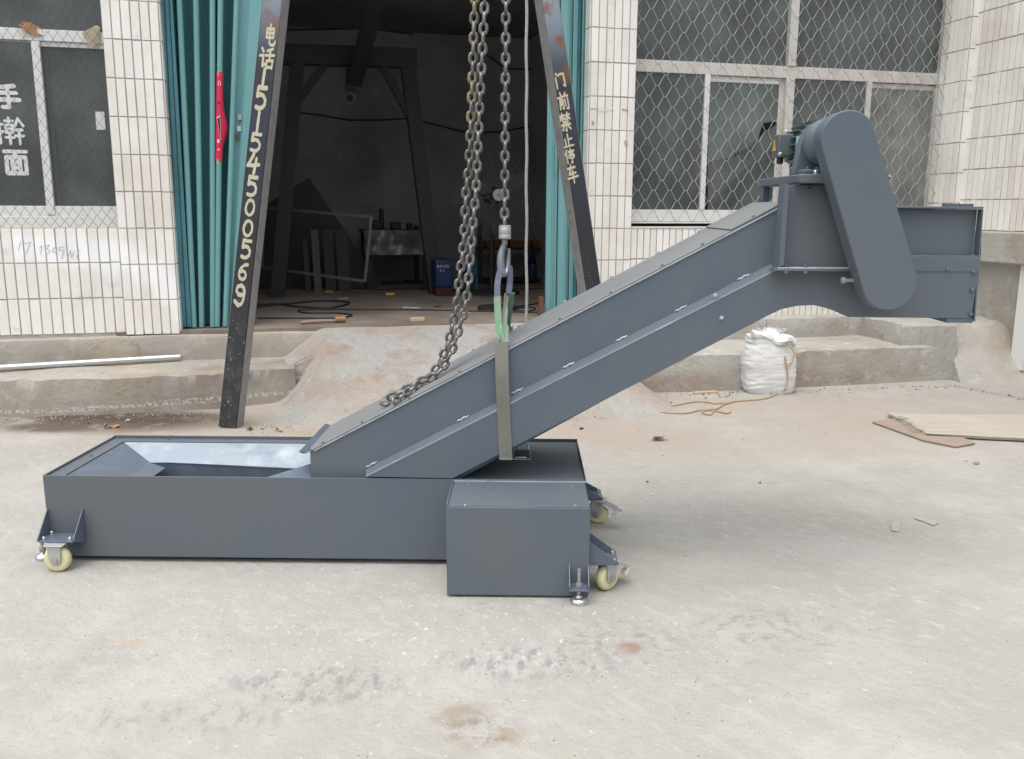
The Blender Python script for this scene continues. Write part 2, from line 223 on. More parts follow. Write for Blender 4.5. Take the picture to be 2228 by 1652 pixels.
# ---------------------------------------------------------------- mesh helpers
class MB:
    def __init__(s): s.v=[]; s.f=[]
    def add(s,vs,fs,mtx=None):
        n=len(s.v); s.v+=[tuple(mtx@Vector(p)) if mtx else tuple(p) for p in vs]; s.f+=[tuple(i+n for i in f) for f in fs]; return s
    def box(s,x0,x1,y0,y1,z0,z1,mtx=None):
        return s.add([(x0,y0,z0),(x1,y0,z0),(x1,y1,z0),(x0,y1,z0),(x0,y0,z1),(x1,y0,z1),(x1,y1,z1),(x0,y1,z1)],
            [(0,3,2,1),(4,5,6,7),(0,1,5,4),(1,2,6,5),(2,3,7,6),(3,0,4,7)],mtx)
    def prism(s,poly,d,mtx=None,top=None):     # poly: 3D points (one side), d: extrusion vector
        d=Vector(d); n=len(poly); a=[Vector(p) for p in poly]; b=[p+d for p in (a if top is None else [Vector(q) for q in top])]
        if top is not None: b=[Vector(q) for q in top]
        fs=[tuple(range(n)),tuple(range(2*n-1,n-1,-1))]+[(i,n+i,n+(i+1)%n,(i+1)%n) for i in range(n)]
        return s.add(a+b,fs,mtx)
    def bar(s,p,q,w,h,up=(0,0,1)):             # box beam from p to q
        p,q=Vector(p),Vector(q); d=(q-p).normalized(); x=d.cross(Vector(up)).normalized(); y=x.cross(d)
        c=[(-w/2,-h/2),(w/2,-h/2),(w/2,h/2),(-w/2,h/2)]
        return s.add([p+x*a+y*b for a,b in c]+[q+x*a+y*b for a,b in c],[(0,1,2,3),(7,6,5,4)]+[(i,4+i,4+(i+1)%4,(i+1)%4) for i in range(4)])
    def tube(s,pts,r,seg=8,closed=False,cap=True):
        pts=[Vector(p) for p in pts]; n=len(pts); rs=r if isinstance(r,(list,tuple)) else [r]*n
        prev=None; rings=[]
        for i,p in enumerate(pts):
            if closed: d=pts[(i+1)%n]-pts[i-1]
            else: d=pts[min(i+1,n-1)]-pts[max(i-1,0)]
            d.normalize()
            if prev is None:
                a=Vector((0,0,1)) if abs(d.z)<.9 else Vector((1,0,0)); x=d.cross(a).normalized()
            else:
                x=(prev-d*prev.dot(d)).normalized()
            prev=x; y=d.cross(x)
            rings.append([p+(x*math.cos(2*PI*k/seg)+y*math.sin(2*PI*k/seg))*rs[i] for k in range(seg)])
        vs=[q for rg in rings for q in rg]; fs=[]
        for i in range(n if closed else n-1):
            j=(i+1)%n
            for k in range(seg):
                k2=(k+1)%seg; fs.append((i*seg+k,i*seg+k2,j*seg+k2,j*seg+k))
        if cap and not closed: fs+= [tuple(range(seg-1,-1,-1)),tuple((n-1)*seg+k for k in range(seg))]
        return s.add(vs,fs)
    def cyl(s,c,axis,r,h,seg=20,r2=None):      # from c along axis
        c=Vector(c); d=Vector(axis).normalized()
        return s.lathe(c,d,[(0,0),(r,0),(r2 if r2 is not None else r,h),(0,h)],seg)
    def lathe(s,c,axis,prof,seg=24):
        c=Vector(c); d=Vector(axis).normalized(); a=Vector((0,0,1)) if abs(d.z)<.9 else Vector((1,0,0)); x=d.cross(a).normalized(); y=d.cross(x)
        vs=[];idx=[]
        for r,h in prof:
            if r<1e-7: idx.append([len(vs)]*seg); vs.append(c+d*h)
            else:
                idx.append([len(vs)+k for k in range(seg)]); vs+=[c+d*h+(x*math.cos(2*PI*k/seg)+y*math.sin(2*PI*k/seg))*r for k in range(seg)]
        fs=[]
        for i in range(len(prof)-1):
            for k in range(seg):
                k2=(k+1)%seg; q=[idx[i][k],idx[i][k2],idx[i+1][k2],idx[i+1][k]]
                u=[];[u.append(t) for t in q if t not in u]
                if len(u)>2: fs.append(tuple(u))
        return s.add(vs,fs)
    def ribbon(s,pts,w,th,side):               # flat strap along pts, width dir 'side' (vector or list)
        pts=[Vector(p) for p in pts]; n=len(pts); vs=[];fs=[]
        for i,p in enumerate(pts):
            d=(pts[min(i+1,n-1)]-pts[max(i-1,0)]).normalized(); sd=Vector(side[i] if isinstance(side,list) else side); sd=(sd-d*sd.dot(d)).normalized()
            nn=d.cross(sd); ww=w[i] if isinstance(w,list) else w
            vs+=[p-sd*ww/2-nn*th/2,p+sd*ww/2-nn*th/2,p+sd*ww/2+nn*th/2,p-sd*ww/2+nn*th/2]
        for i in range(n-1):
            for k in range(4): fs.append((4*i+k,4*i+(k+1)%4,4*i+4+(k+1)%4,4*i+4+k))
        fs+=[(3,2,1,0),tuple(4*(n-1)+k for k in range(4))]
        return s.add(vs,fs)
    def mesh(s,name):
        me=bpy.data.meshes.new(name); me.from_pydata(s.v,[],s.f); me.validate()
        bm=bmesh.new(); bm.from_mesh(me); bmesh.ops.recalc_face_normals(bm,faces=bm.faces); bm.to_mesh(me); bm.free(); return me
def smooth(me,ang=40):
    me.polygons.foreach_set('use_smooth',[True]*len(me.polygons))
    try: me.set_sharp_from_angle(angle=math.radians(ang))
    except Exception: pass
def obj(name,mb,m,parent=None,sm=False,bev=0,frame=None,loc=None,rot=None,label=None):
    me=mb.mesh(name) if isinstance(mb,MB) else mb
    if isinstance(mb,MB):
        me.materials.append(M[m] if isinstance(m,str) else m)
        if sm or bev: smooth(me)
    o=bpy.data.objects.new(name,me); COL.objects.link(o)
    if parent: o.parent=parent
    if frame is not None: o.matrix_world=frame
    if loc is not None: o.location=loc
    if rot is not None: o.rotation_euler=rot
    if bev:
        b=o.modifiers.new('bevel','BEVEL'); b.width=bev; b.segments=2; b.limit_method='ANGLE'; b.angle_limit=math.radians(40)
    if label: o['label']=label
    return o
def tag(o,label=None,cat=None,group=None,kind=None):
    if label:o['label']=label
    if cat:o['category']=cat
    if group:o['group']=group
    if kind:o['kind']=kind
    return o
def thing(name,label,cat,frame=None,group=None,loc=None,rotz=0):
    o=bpy.data.objects.new(name,None); COL.objects.link(o); o.empty_display_size=.1
    if frame is not None: o.matrix_world=frame
    if loc is not None: o.location=loc; o.rotation_euler=(0,0,rotz)
    return tag(o,label,cat,group)
def struct(name,mb,m,frame=None,sm=False,label=None,bev=0):
    return tag(obj(name,mb,m,None,sm,frame=frame,bev=bev),label,None,None,'structure')
def single(name,mb,m,label,cat,frame=None,sm=False,bev=0,group=None):
    return tag(obj(name,mb,m,None,sm,bev,frame),label,cat,group)
from mathutils import noise as NZ
def nz(p,s): return NZ.noise(Vector(p)*s)
#@@GROUND
# ================================================================ GROUND AND STEPS
mb=MB(); mb.add([(-60,-50,0),(60,-50,0),(60,70,0),(-60,70,0)],[(0,1,2,3)])
struct('ground',mb,'ground')
def slab(top_pts,z0,z1,rough=.013,n=26):
    n*=4
    """closed block with a slightly uneven top/front; top_pts: front polyline then back polyline (facade frame x,y)"""
    fr,bk=top_pts; mb=MB()
    def interp(pl,t):
        L=[0]
        for a,b in zip(pl,pl[1:]): L.append(L[-1]+math.dist(a,b))
        d=t*L[-1]
        for i in range(len(pl)-1):
            if d<=L[i+1]+1e-9:
                k=(d-L[i])/(L[i+1]-L[i]+1e-9); return (pl[i][0]+(pl[i+1][0]-pl[i][0])*k,pl[i][1]+(pl[i+1][1]-pl[i][1])*k)
        return pl[-1]
    rows=[(0,z0,0),(.0,z0+(z1-z0)*.35,.5),(.0,z0+(z1-z0)*.7,.5),(.01,z1-.012,1),(.035,z1,1),(.4,z1,1),(1,z1,0)]
    vs=[];fs=[]
    for j,(t,z,r) in enumerate(rows):
        for i in range(n+1):
            a=interp(fr,i/n); b=interp(bk,i/n)
            x=a[0]+(b[0]-a[0])*t; y=a[1]+(b[1]-a[1])*t
            o=nz((x,y,z),3.1)*rough*r+nz((x,y,z),11)*rough*.5*r+nz((x,y,z),29)*rough*.42*r-max(0,nz((x,y,7),8)-.22)*(.03 if j in (2,3,4) else .005)
            vs.append((x+o*.3,y+o,z+(o*.6 if t>0 else 0)))
    m=n+1
    for j in range(len(rows)-1):
        for i in range(n): fs.append((j*m+i,j*m+i+1,(j+1)*m+i+1,(j+1)*m+i))
    mb.add(vs,fs)
    for i in (0,n): 
        col=[j*m+i for j in range(len(rows))]
        mb.f.append(tuple(col)) 
    return mb
def fz(px,py,z): p=FZ(px,py,z); return (p.x,p.y)
# left kerb in front of the window wall
e=fz(645,872,0)
fr=[fz(-120,914,0),fz(0,908,0),fz(230,902,0),fz(470,890,0),e]
bk=[(fr[0][0],.06),(e[0],.06)]
struct('kerb',slab((fr,bk),0,.235,n=60),'curb',FM,sm=True)
# plinth under the tiled wall and pier (left of the doorway)
pl=MB(); sL=FL(-150,600)[0]; sD=FL(392,728)[0]; 
def plinth(x0,x1,z1,y=-.035,n=30):
    mb=MB(); vs=[];fs=[]
    rows=[(y-.012,.0),(y-.004,z1*.7),(y,z1-.03),(y+.008,z1-.008),(y+.03,z1),(.3,z1)]
    for r,(yy,z) in enumerate(rows):
        for i in range(n+1):
            x=x0+(x1-x0)*i/n; o=nz((x,0,z),4)*.014*(1 if r<5 else 0); vs.append((x,yy+o,z+(o*.5 if r>1 else 0)))
    m=n+1
    for j in range(len(rows)-1):
        for i in range(n): fs.append((j*m+i,j*m+i+1,(j+1)*m+i+1,(j+1)*m+i))
    return mb.add(vs,fs)
struct('plinth',plinth(sL,FL(720,715)[0],.405,n=60),'curb',FM,sm=True)
# concrete ramp up to the doorway
sR0=FZ(648,872,0)[0]-.16; sR1=FL(1330,740)[0]+.10
KY=FZ(645,872,0)[1]+.07
mb=MB(); NX,NY=180,90; vs=[];fs=[]
for j in range(NY+1):
    for i in range(NX+1):
        x=sR0+(sR1-sR0)*i/NX; t=j/NY
        y=-1.5+1.5*t; 
        z=.425*(max(0,(t-.12)/.88)**.85) if t>.12 else 0
        pl_=nz((x*1.2,y,4),1.5); o=nz((x,y,0),1.7)*.035+nz((x,y,2),5)*.016+nz((x,y,5),17)*.007+nz((x,y,8),45)*.0035+.012*max(-1,min(1,pl_*9))-.014*max(0,1-abs(nz((x,y,6),1.9))/.035)
        z+=o*min(1,t*5)*min(1,(1-t)*6+.1)-.006+(.004 if t>.1 else 0)
        if t<.12: z=-.01+t*.16+o*.3
        ed=min(i,NX-i)/NX*(sR1-sR0); kk_=min(1,ed/.38); kk_=kk_*kk_*(3-2*kk_)
        yk=KY if i<NX/2 else -.62; kz=.215 if i<NX/2 else .25
        z=min(z,kz)+(z-min(z,kz))*kk_ if y>=yk else z*(.05+.95*kk_)-.012*(1-kk_)
        if i==0 or i==NX: z=min(z,.5)
        vs.append((x,y,max(z,-.02)))
for j in range(NY):
    for i in range(NX): a=j*(NX+1)+i; fs.append((a,a+1,a+NX+2,a+NX+1))
mb.add(vs,fs); struct('ramp',mb,'ramp',FM,sm=True)
# right steps
s0=sR1-.1
mb=slab(([fz(1320,858,0),fz(1600,850,0),fz(1850,838,0),fz(2076,826,0)],[(s0,.06),(FL(2076,700)[0],.06)]),0,.27,n=50); struct('step',mb,'curb_pale',FM,sm=True)
u0=FL(1200,690)[0]; a=FL(1848,690)[0]
yf=-.16
mb=MB(); mb=slab(([(s0,yf),(a,yf)],[(s0,.06),(a,.06)]),.0,.425,n=40); struct('step',mb,'curb_pale',FM,sm=True)
b0=FZ(1962,752,.27); b1=FZ(2080,750,.27)
mb=slab(([(a-.0,yf-.0),(b0.x,b0.y),(b1.x,b1.y)],[(a,.06),(b1.x,.06)]),.0,.421,n=30); struct('step',mb,'curb_pale',FM,sm=True)
# rubble ramp in the right corner
mb=MB(); vs=[];fs=[]; NX,NY=40,26
q0=FZ(2078,832,0)
NX,NY=110,80
for j in range(NY+1):
    for i in range(NX+1):
        u=i/NX; t=j/NY
        x=q0.x+.02+u*2.4+nz((t*2,0,3),1.6)*.05*(1-u); y0=q0.y-.02-u*1.25; y=y0+(0.0-y0)*t
        z=.42*(1-(1-min(1,t*1.9))**1.7)
        o=nz((x,y,1),2.4)*.07+nz((x,y,4),6)*.035+nz((x,y,9),16)*.016+nz((x,y,2),34)*.006
        vs.append((x,y,max(z*(1-.12*nz((x,y,0),1.2))+o*min(1,t*5),-.01)))
for j in range(NY):
    for i in range(NX): k=j*(NX+1)+i; fs.append((k,k+1,k+NX+2,k+NX+1))
mb.add(vs,fs); mb.add([vs[j*(NX+1)] for j in range(NY+1)]+[(vs[j*(NX+1)][0],vs[j*(NX+1)][1],-.02) for j in range(NY+1)],[(j,j+1,NY+2+j,NY+1+j) for j in range(NY)])
struct('rubble_slope',mb,'curb_pale',FM,sm=True)
#@@FACADE
# ================================================================ BUILDING FRONT
TC={}
def tilemesh(w,h,mname='tile',d=.008):
    k=(round(w,4),round(h,4),mname)
    if k in TC: return TC[k]
    b=.0016; mb=MB()
    vs=[(-w/2,0,-h/2),(w/2,0,-h/2),(w/2,0,h/2),(-w/2,0,h/2)]
    vs+=[(x,-d+b,z) for x,_,z in vs]; vs+=[(x-math.copysign(b,x),-d,z-math.copysign(b,z)) for x,_,z in vs[:4]]
    fs=[(i,(i+1)%4,4+(i+1)%4,4+i) for i in range(4)]+[(4+i,4+(i+1)%4,8+(i+1)%4,8+i) for i in range(4)]+[(8,9,10,11)]
    mb.add(vs,fs); me=mb.mesh('tile'); me.materials.append(M[mname]); TC[k]=me; return me
ROW=.235
def lay(root,x0,x1,ztop,nrows,pitch,y,gap=.0075,side=False,mname='tile',rowh=ROW,jit=1,zclip=None):
    """rows of upright tiles hung from ztop down; side: wall plane x=const (y then is that x, x0..x1 run along local y)"""
    n=max(1,round((x1-x0)/pitch)); p=(x1-x0)/n; me=tilemesh(p-gap,rowh-gap,mname)
    for r in range(nrows):
        z=ztop-rowh*(r+.5)
        for i in range(n):
            c=x0+p*(i+.5); dy=random.uniform(-.0012,.0012)*jit; dz=random.uniform(-.0015,.0015)*jit; rr=random.uniform(-.006,.006)*jit
            if side: obj('tile',me,None,root,loc=(y+dy,c,z+dz),rot=(random.uniform(-.008,.008),rr,-PI/2))
            else: obj('tile',me,None,root,loc=(c,y+dy,z+dz),rot=(random.uniform(-.008,.008),rr,random.uniform(-.012,.012)))
ZT=4.2
# --- left pier
pa=FL(243,251)[0]; pb=FL(357,206)[0]
pa=(FL(222,20)[0]+FL(270,700)[0])/2; pb=(FL(343,5)[0]+FL(391,700)[0])/2
zb=FL(330,728)[2]
t=thing('tiled_pier','white tiled pier between the left window and the left folding door','pier',FM)
mb=MB(); mb.box(pa,pb,.0,.30,zb-.01,ZT); obj('backing',mb,'grout',t)
lay(t,pa,pb,zb+ROW*11,11,(pb-pa)/6,0)
lay(t,.01,.12,zb+ROW*11,11,.11,pb,side=False) if False else None
me=tilemesh(.115,ROW-.007)
for r in range(11):
    obj('tile',me,None,t,loc=(pb,.062,zb+ROW*(r+.5)),rot=(0,0,PI/2))
# --- left wall under the window
wy=.035; zs=FL(100,497,wy)[2]
t=thing('tiled_wall','low white tiled wall under the left window, with a white paint smear and faint scribble','wall',FM)
x0=FL(-110,600,wy)[0]; zr=[zs,FL(150,572,wy)[2],FL(150,649.5,wy)[2],FL(150,727,wy)[2]]
mb=MB(); mb.box(x0,pa-.001,wy,.28,zb-.02,zs-.004); obj('backing',mb,'grout',t)
for i in range(3):
    lay(t,x0,pa-.004,zr[i],1,.0635,wy,rowh=zr[i]-zr[i+1])
# sill tiles
n=16; p=(pa-x0)/n
mesill=MB(); mesill.box(-p/2+.003,p/2-.003,0,.125,-.01,0); ms=mesill.mesh('sill_tile'); ms.materials.append(M['beige'])
for i in range(n): obj('sill_tile',ms,None,t,loc=(x0+p*(i+.5),wy-.004,zs+.006),rot=(random.uniform(-.01,.01),0,0))
# --- stroke lettering
def strokes(lines,place,w,stag=.00006,lift=.0012):
    """lines in a 100x100 box (y down) -> one mesh; place(u,v,h) gives a 3D point; w stroke width in box units"""
    mb=MB(); k=0
    for ln in lines:
        for a,b in zip(ln,ln[1:]):
            k+=1; h=lift+k*stag; d=math.dist(a,b) or 1; nx,ny=-(b[1]-a[1])/d*w/2,(b[0]-a[0])/d*w/2
            w1=random.uniform(.85,1.1); w2=random.uniform(.8,1.1)
            mb.add([place(a[0]+nx*w1,a[1]+ny*w1,h),place(b[0]+nx*w2,b[1]+ny*w2,h),place(b[0]-nx*w2,b[1]-ny*w2,h),place(a[0]-nx*w1,a[1]-ny*w1,h)],[(0,1,2,3)])
        for a in ln:
            k+=1; h=lift+k*stag; rr=w/2*random.uniform(.86,1.05)
            mb.add([place(a[0]+math.cos(q*PI/5)*rr,a[1]+math.sin(q*PI/5)*rr,h) for q in range(10)],[tuple(range(10))])
    me=bpy.data.meshes.new('character'); me.from_pydata(mb.v,[],mb.f); return me
CH={
'dian':[[(25,22),(25,62)],[(25,22),(76,20),(76,60)],[(25,41),(76,40)],[(25,62),(76,60)],[(50,3),(50,86),(60,94),(88,92),(92,76)]],
'hua':[[(12,8),(24,22)],[(3,42),(26,38),(24,88),(40,76)],[(84,6),(50,18)],[(42,38),(97,34)],[(70,14),(68,60)],[(50,62),(52,95)],[(50,62),(90,58),(88,92)],[(52,90),(88,88)]],
'men':[[(18,4),(32,18)],[(14,30),(18,96)],[(40,18),(52,10),(84,8),(90,84),(74,78)]],
'qian':[[(28,2),(38,18)],[(74,2),(62,18)],[(4,30),(92,18)],[(20,42),(18,94)],[(20,42),(46,40),(48,92),(40,88)],[(22,56),(46,55)],[(22,70),(46,69)],[(64,40),(66,74)],[(88,32),(90,92),(74,90)]],
'jin':[[(4,18),(44,14)],[(26,2),(27,44)],[(27,18),(6,38)],[(27,20),(44,34)],[(54,14),(94,10)],[(74,0),(74,42)],[(74,16),(54,38)],[(74,18),(96,34)],[(28,52),(72,50)],[(10,68),(92,62)],[(52,66),(54,98),(42,94)],[(30,76),(16,94)],[(70,74),(90,88)]],
'zhi':[[(50,3),(52,88)],[(52,42),(86,36)],[(22,36),(24,88)],[(4,94),(96,84)]],
'ting':[[(26,5),(4,42)],[(18,30),(20,98)],[(58,0),(64,12)],[(36,20),(94,14)],[(46,26),(48,40)],[(46,26),(84,24),(82,38)],[(48,40),(82,38)],[(36,60),(38,48),(94,46),(88,60)],[(46,64),(86,62)],[(66,64),(68,96),(56,92)]],
'che':[[(12,22),(80,16)],[(44,2),(20,54),(82,46)],[(2,76),(98,66)],[(52,34),(56,100)]],
'1':[[(52,2),(50,30),(48,60),(46,98)]],
'5':[[(88,6),(50,8),(20,6),(16,44),(40,36),(68,40),(86,58),(84,78),(66,92),(40,97),(14,92)]],
'4':[[(46,2),(20,40),(4,60),(40,58),(94,50)],[(70,24),(64,60),(58,98)]],
'0':[[(52,4),(30,10),(14,32),(8,60),(20,86),(44,97),(66,92),(86,66),(88,36),(76,12),(52,4)]],
'6':[[(92,6),(62,10),(34,26),(14,52),(12,76),(30,94),(54,97),(76,86),(84,68),(70,52),(46,46),(18,56)]],
'9':[[(88,40),(62,48),(34,46),(18,30),(24,12),(50,3),(78,10),(90,34),(86,62),(74,86),(46,97),(10,80)]],
'shou':[[(78,10),(24,16)],[(16,36),(86,36)],[(6,62),(96,62)],[(52,14),(54,90),(30,90)]],
'gan':[[(4,28),(30,28)],[(18,8),(18,92),(6,88)],[(4,64),(30,52)],[(38,16),(64,16)],[(51,6),(51,26)],[(40,30),(62,30),(62,56),(40,56),(40,30)],[(40,43),(62,43)],[(36,72),(66,72)],[(51,58),(51,94)],[(82,8),(70,34)],[(82,8),(98,32)],[(72,46),(94,46)],[(70,66),(98,66)],[(83,46),(83,94)]],
'mian':[[(8,8),(92,8)],[(50,10),(46,28)],[(14,30),(14,92),(88,92),(88,30),(14,30)],[(37,32),(37,90)],[(65,32),(65,90)],[(37,50),(65,50)],[(37,70),(65,70)]]}
# scribble on the low wall
sc=[[(0,20),(4,0)],[(8,6),(20,2),(12,30)],[(34,16),(38,10),(36,30)],[(42,12),(50,8),(46,18),(52,22),(44,34)],[(56,16),(62,14),(62,26),(56,26),(56,16)],[(74,14),(66,14),(66,22),(74,20),(70,40)],[(80,38),(84,20),(86,38),(90,24)],[(94,38),(98,20)]]
def pw(u,v,h):
    q=FL(40+u*1.35,525+v*.95,wy-.009); return (q.x,wy-.0095-h,q.z)
me=strokes(sc,pw,1.6); me.materials.append(mat('grey_marker',(.50,.51,.53),.6)); obj('scribble',me,None,t)

# --- windows
def framebar(mb,x0,x1,z0,z1,y,d=.05): mb.box(x0,x1,y,y+d,z0,z1)
def fx(px,py,y): return FL(px,py,y)[0]
def fzz(px,py,y): return FL(px,py,y)[2]
YW=.13
w=thing('window','white framed left window with white characters on its glass','window',FM)
xl=x0; zt_=fzz(100,64,YW); zb_=fzz(100,467,YW)
xm0=fx(93,250,YW)-.028; xm1=xm0+.048
mb=MB(); mb.box(xl,pa,YW,YW+.06,zb_-.01,zb_+.055); mb.box(xl,pa,YW-.02,YW+.05,zs-.01,zb_-.0105); obj('bottom_rail',mb,'alu',w,bev=.003)
mb=MB(); mb.box(xl,pa,YW,YW+.06,zt_-.07,zt_); mb.box(xl,pa,YW+.02,YW+.05,zt_-.10,zt_-.071); obj('transom',mb,'alu',w,bev=.003)
mb=MB(); mb.box(xm0,xm1,YW-.012,YW+.03,zb_+.0,zt_-.074); obj('mullion',mb,'alu',w,bev=.003)
mb=MB(); mb.box(xm1+.001,xm1+.03,YW+.035,YW+.05,zb_+.056,zt_-.101); obj('mullion_shade',mb,'motorpaint',w)  # dark strip painting the shade beside the mullion
mb=MB(); mb.box(xl,xm1,YW+.012,YW+.016,zb_+.05,zt_-.08); obj('pane',mb,'glass',w)
mb=MB(); mb.box(xm1+.03,pa,YW+.038,YW+.042,zb_+.05,zt_-.09); obj('pane',mb,'glass',w)
mb=MB(); mb.box(xl,pa,YW+.10,YW+.104,zb_+.04,zb_+.04+.30); obj('reflection_sheet',mb,'glass_pale',w)  # added pale sheet imitating the reflection low in the panes
mb=MB(); mb.box(xl,pa,YW+.03,YW+.034,zt_+.0,3.4); obj('pane',mb,'glass',w)
mb=MB(); mb.box(xl,pa,YW,YW+.06,3.4,3.5); obj('head_rail',mb,'alu',w,bev=.003)
for nm,x_,y_,x2,y2 in (('shou',-16,180,47,240),('gan',-16,252,56,318),('mian',4,325,66,382)):
    c0=FL(x_,y_,YW+.012); c1=FL(x2,y2,YW+.012); c01=FL((x_+x2)/2,y2,YW)
    def pl_(u,v,h,c0=c0,c1=c1,nm=nm): return (c0.x+(c1.x-c0.x)*u/100,YW+.012-h,c0.z+(c1.z-c0.z)*v/100)
    me=strokes(CH[nm],pl_,17 if nm!='gan' else 10,lift=.001); me.materials.append(M['white_letters']); obj('character',me,None,w)
a=FL(207,243,YW+.036); b=FL(230,283,YW+.036)
mb=MB(); mb.box(a.x,b.x,YW+.034,YW+.037,b.z,a.z); obj('paper_note',mb,'white_letters',w)
# brown tape at the transom corner
a=FL(178,70,YW-.004); pts=[FL(178,72,YW-.004),FL(210,55,YW-.004),FL(218,60,YW-.01),FL(218,92,YW-.004),FL(200,104,YW-.008),FL(190,92,YW-.004)]
mb=MB(); mb.prism(pts,(0,-.004,0)); obj('tape',mb,'tape',w)
# dead leaf caught on the transom
def leafmesh(L=.09,Wd=.05):
    mb=MB(); vs=[];fs=[]; n=8
    for i in range(n+1):
        t=i/n; wd=Wd*math.sin(PI*min(1,t*.92+.04))**.8*(1+.18*math.sin(t*19)); z=.014*math.sin(t*5)
        vs+=[(t*L,-wd/2,z+.012*math.sin(t*9)),(t*L,0,z-.004),(t*L,wd/2,z+.014*math.cos(t*7))]
    for i in range(n):
        for k in range(2): fs.append((3*i+k,3*i+k+1,3*i+4+k,3*i+3+k))
    vs2=[(x,y,z-.0015) for x,y,z in vs]; m=len(vs)
    mb.add(vs+vs2,fs+[tuple(m+i for i in reversed(f)) for f in fs]); return mb
p=FM@FL(58,52,YW-.02); o=single('dry_leaf',leafmesh(.15,.075),'leaf','brown dry leaf caught behind the grille on top of the left window rail','leaf',sm=True); o.location=p+Vector((-.05,0,-.0)); o.rotation_euler=(1.2,.35,.25)
# --- wire grilles
def grille(label,x0,x1,z0,z1,y,pw_,ph_,r,m,hexa=0,cx=0,cz=0,gname='window_grille'):
    t=thing(gname,label,'grille',FM)
    i0=0; n=int((x1-x0)/pw_*2)+2; x=x0+cx
    k=0
    while x<x1-pw_*.05:
        pts=[]; j=0; z=z1
        ph=k%2; jx=random.uniform(-.002,.002)
        while z>z0-ph_*.5:
            sgn=1 if (j+ph)%2==0 else -1
            xx=x+sgn*pw_/4*.97+jx; zz=max(min(z,z1),z0)
            if hexa:
                pts+= [(xx-sgn*hexa*0.,y+.002*sgn,min(z1,zz+hexa)),(xx,y-.002*sgn,max(z0,zz-hexa))]
            else: pts.append((xx,y+.0016*sgn,zz))
            z-=ph_/2; j+=1
        ip=[p for p in pts if x0-.01<=p[0]<=x1+.01]
        if len(ip)>2: obj('wire',MB().tube(ip,r,5),m,t)
        x+=pw_/2; k+=1
    return t
grille('fine rusty diamond wire grille over the left window',xl,pa-.005,zs+.008,3.4,.045,.057,.083,.0014,'wire_dark')
# right window wall area
rp0=(FL(1288.5,5)[0]+FL(1276,500)[0])/2; rp1=(FL(1388,5)[0]+FL(1370,600)[0])/2
zb2=.43
t=thing('tiled_pier','white tiled pier right of the doorway, with torn tape scraps','pier',FM)
mb=MB(); mb.box(rp0,rp1,0,.35,zb2-.02,ZT); obj('backing',mb,'grout',t)
ztr=FL(1333,497)[2]            # a row joint
k=math.ceil((ztr-zb2)/ROW); zbr=ztr-ROW*k
ztop=ztr+ROW*9
lay(t,rp0,rp1,ztop,9,(rp1-rp0)/6,0); 
z=ztr
while z-ROW*.4>zb2:
    hh=min(ROW,z-zb2); lay(t,rp0,rp1,z,1,(rp1-rp0)/6,0,rowh=hh); z-=hh
me=tilemesh(.10,ROW-.007)
for r in range(9): obj('tile',me,None,t,loc=(rp0,.056,ztop-ROW*(r+.5)),rot=(0,0,-PI/2))
for (px,py,w_,h_) in ((1292,237,.05,.006),(1318,240,.12,.012),(1360,240,.05,.014),(1362,312,.025,.04),(1290,268,.02,.03)):
    c=FL(px,py,-.009); mb=MB(); mb.box(c.x-w_/2,c.x+w_/2,-.0105,-.0092,c.z-h_/2,c.z+h_/2,Matrix.Translation(c)@Matrix.Rotation(random.uniform(-.2,.2),4,'Y')@Matrix.Translation(-c)); obj('tape_scrap',mb,'tape' if w_<.06 else 'white_letters',t)
# wall below right window
YL=.02
xr1=FL(2052,420,.10)[0]+.10
zs2=FL(1450,497,YL)[2]
t=thing('tiled_wall','low white tiled wall of narrow tiles under the right window','wall',FM)
mb=MB(); mb.box(rp1+.001,xr1,YL,.35,zb2-.03,zs2-.004); obj('backing',mb,'grout',t)
z=zs2; zj=FL(1450,563,YL)[2]
rows=[zs2,zj]; 
while rows[-1]-ROW>zb2-.02: rows.append(rows[-1]-ROW)
if rows[-1]-zb2>.05: rows.append(zb2)
for a,b in zip(rows,rows[1:]): lay(t,rp1+.004,xr1,a,1,.0525,YL,rowh=a-b)
mb=MB(); mb.box(rp1+.001,xr1,YL-.012,.17,zs2-.0035,zs2+.012); obj('sill',mb,'alu_worn',t,bev=.003)
# right window
YR=.15
w=thing('window','wide dusty right window with worn white frame and a broken pane','window',FM)
zr0=fzz(1500,478,YR); 
zr1=(fzz(1450,152,YR)+fzz(1800,180,YR))/2; zr2=zr1+.088
xR=xr1-.005
def bx(nm,x0,x1,y0,y1,z0,z1,m,b=.003,par=w): mb=MB(); mb.box(x0,x1,y0,y1,z0,z1); return obj(nm,mb,m,par,bev=b)
bx('transom',rp1,xR,YR,YR+.06,zr1,zr2,'alu_worn')
bx('bottom_rail',rp1,xR,YR,YR+.06,zr0-.03,zr0+.075,'alu')
xc=(fx(1728,60,YR)+fx(1722,120,YR))/2
bx('mullion',xc-.035,xc+.035,YR-.012,YR+.055,zr2+.001,3.4,'alu_worn'); bx('mullion',xc-.035,xc+.035,YR-.012,YR+.055,zr0+.076,zr1-.001,'alu_worn')
xb1=fx(1536,250,YR); xb2=fx(1888,230,YR); xb3=fx(1700,300,YR); xb4=fx(2040,250,YR)
bx('stile',xb1-.02,xb1+.022,YR-.008,YR+.03,zr0+.076,zr1-.001,'alu')
bx('stile',xb3-.025,xb3+.02,YR+.03,YR+.05,zr0+.076,zr1-.001,'alu_worn')
bx('stile',xb2-.022,xb2+.022,YR-.008,YR+.03,zr0+.076,zr1-.001,'alu_worn')
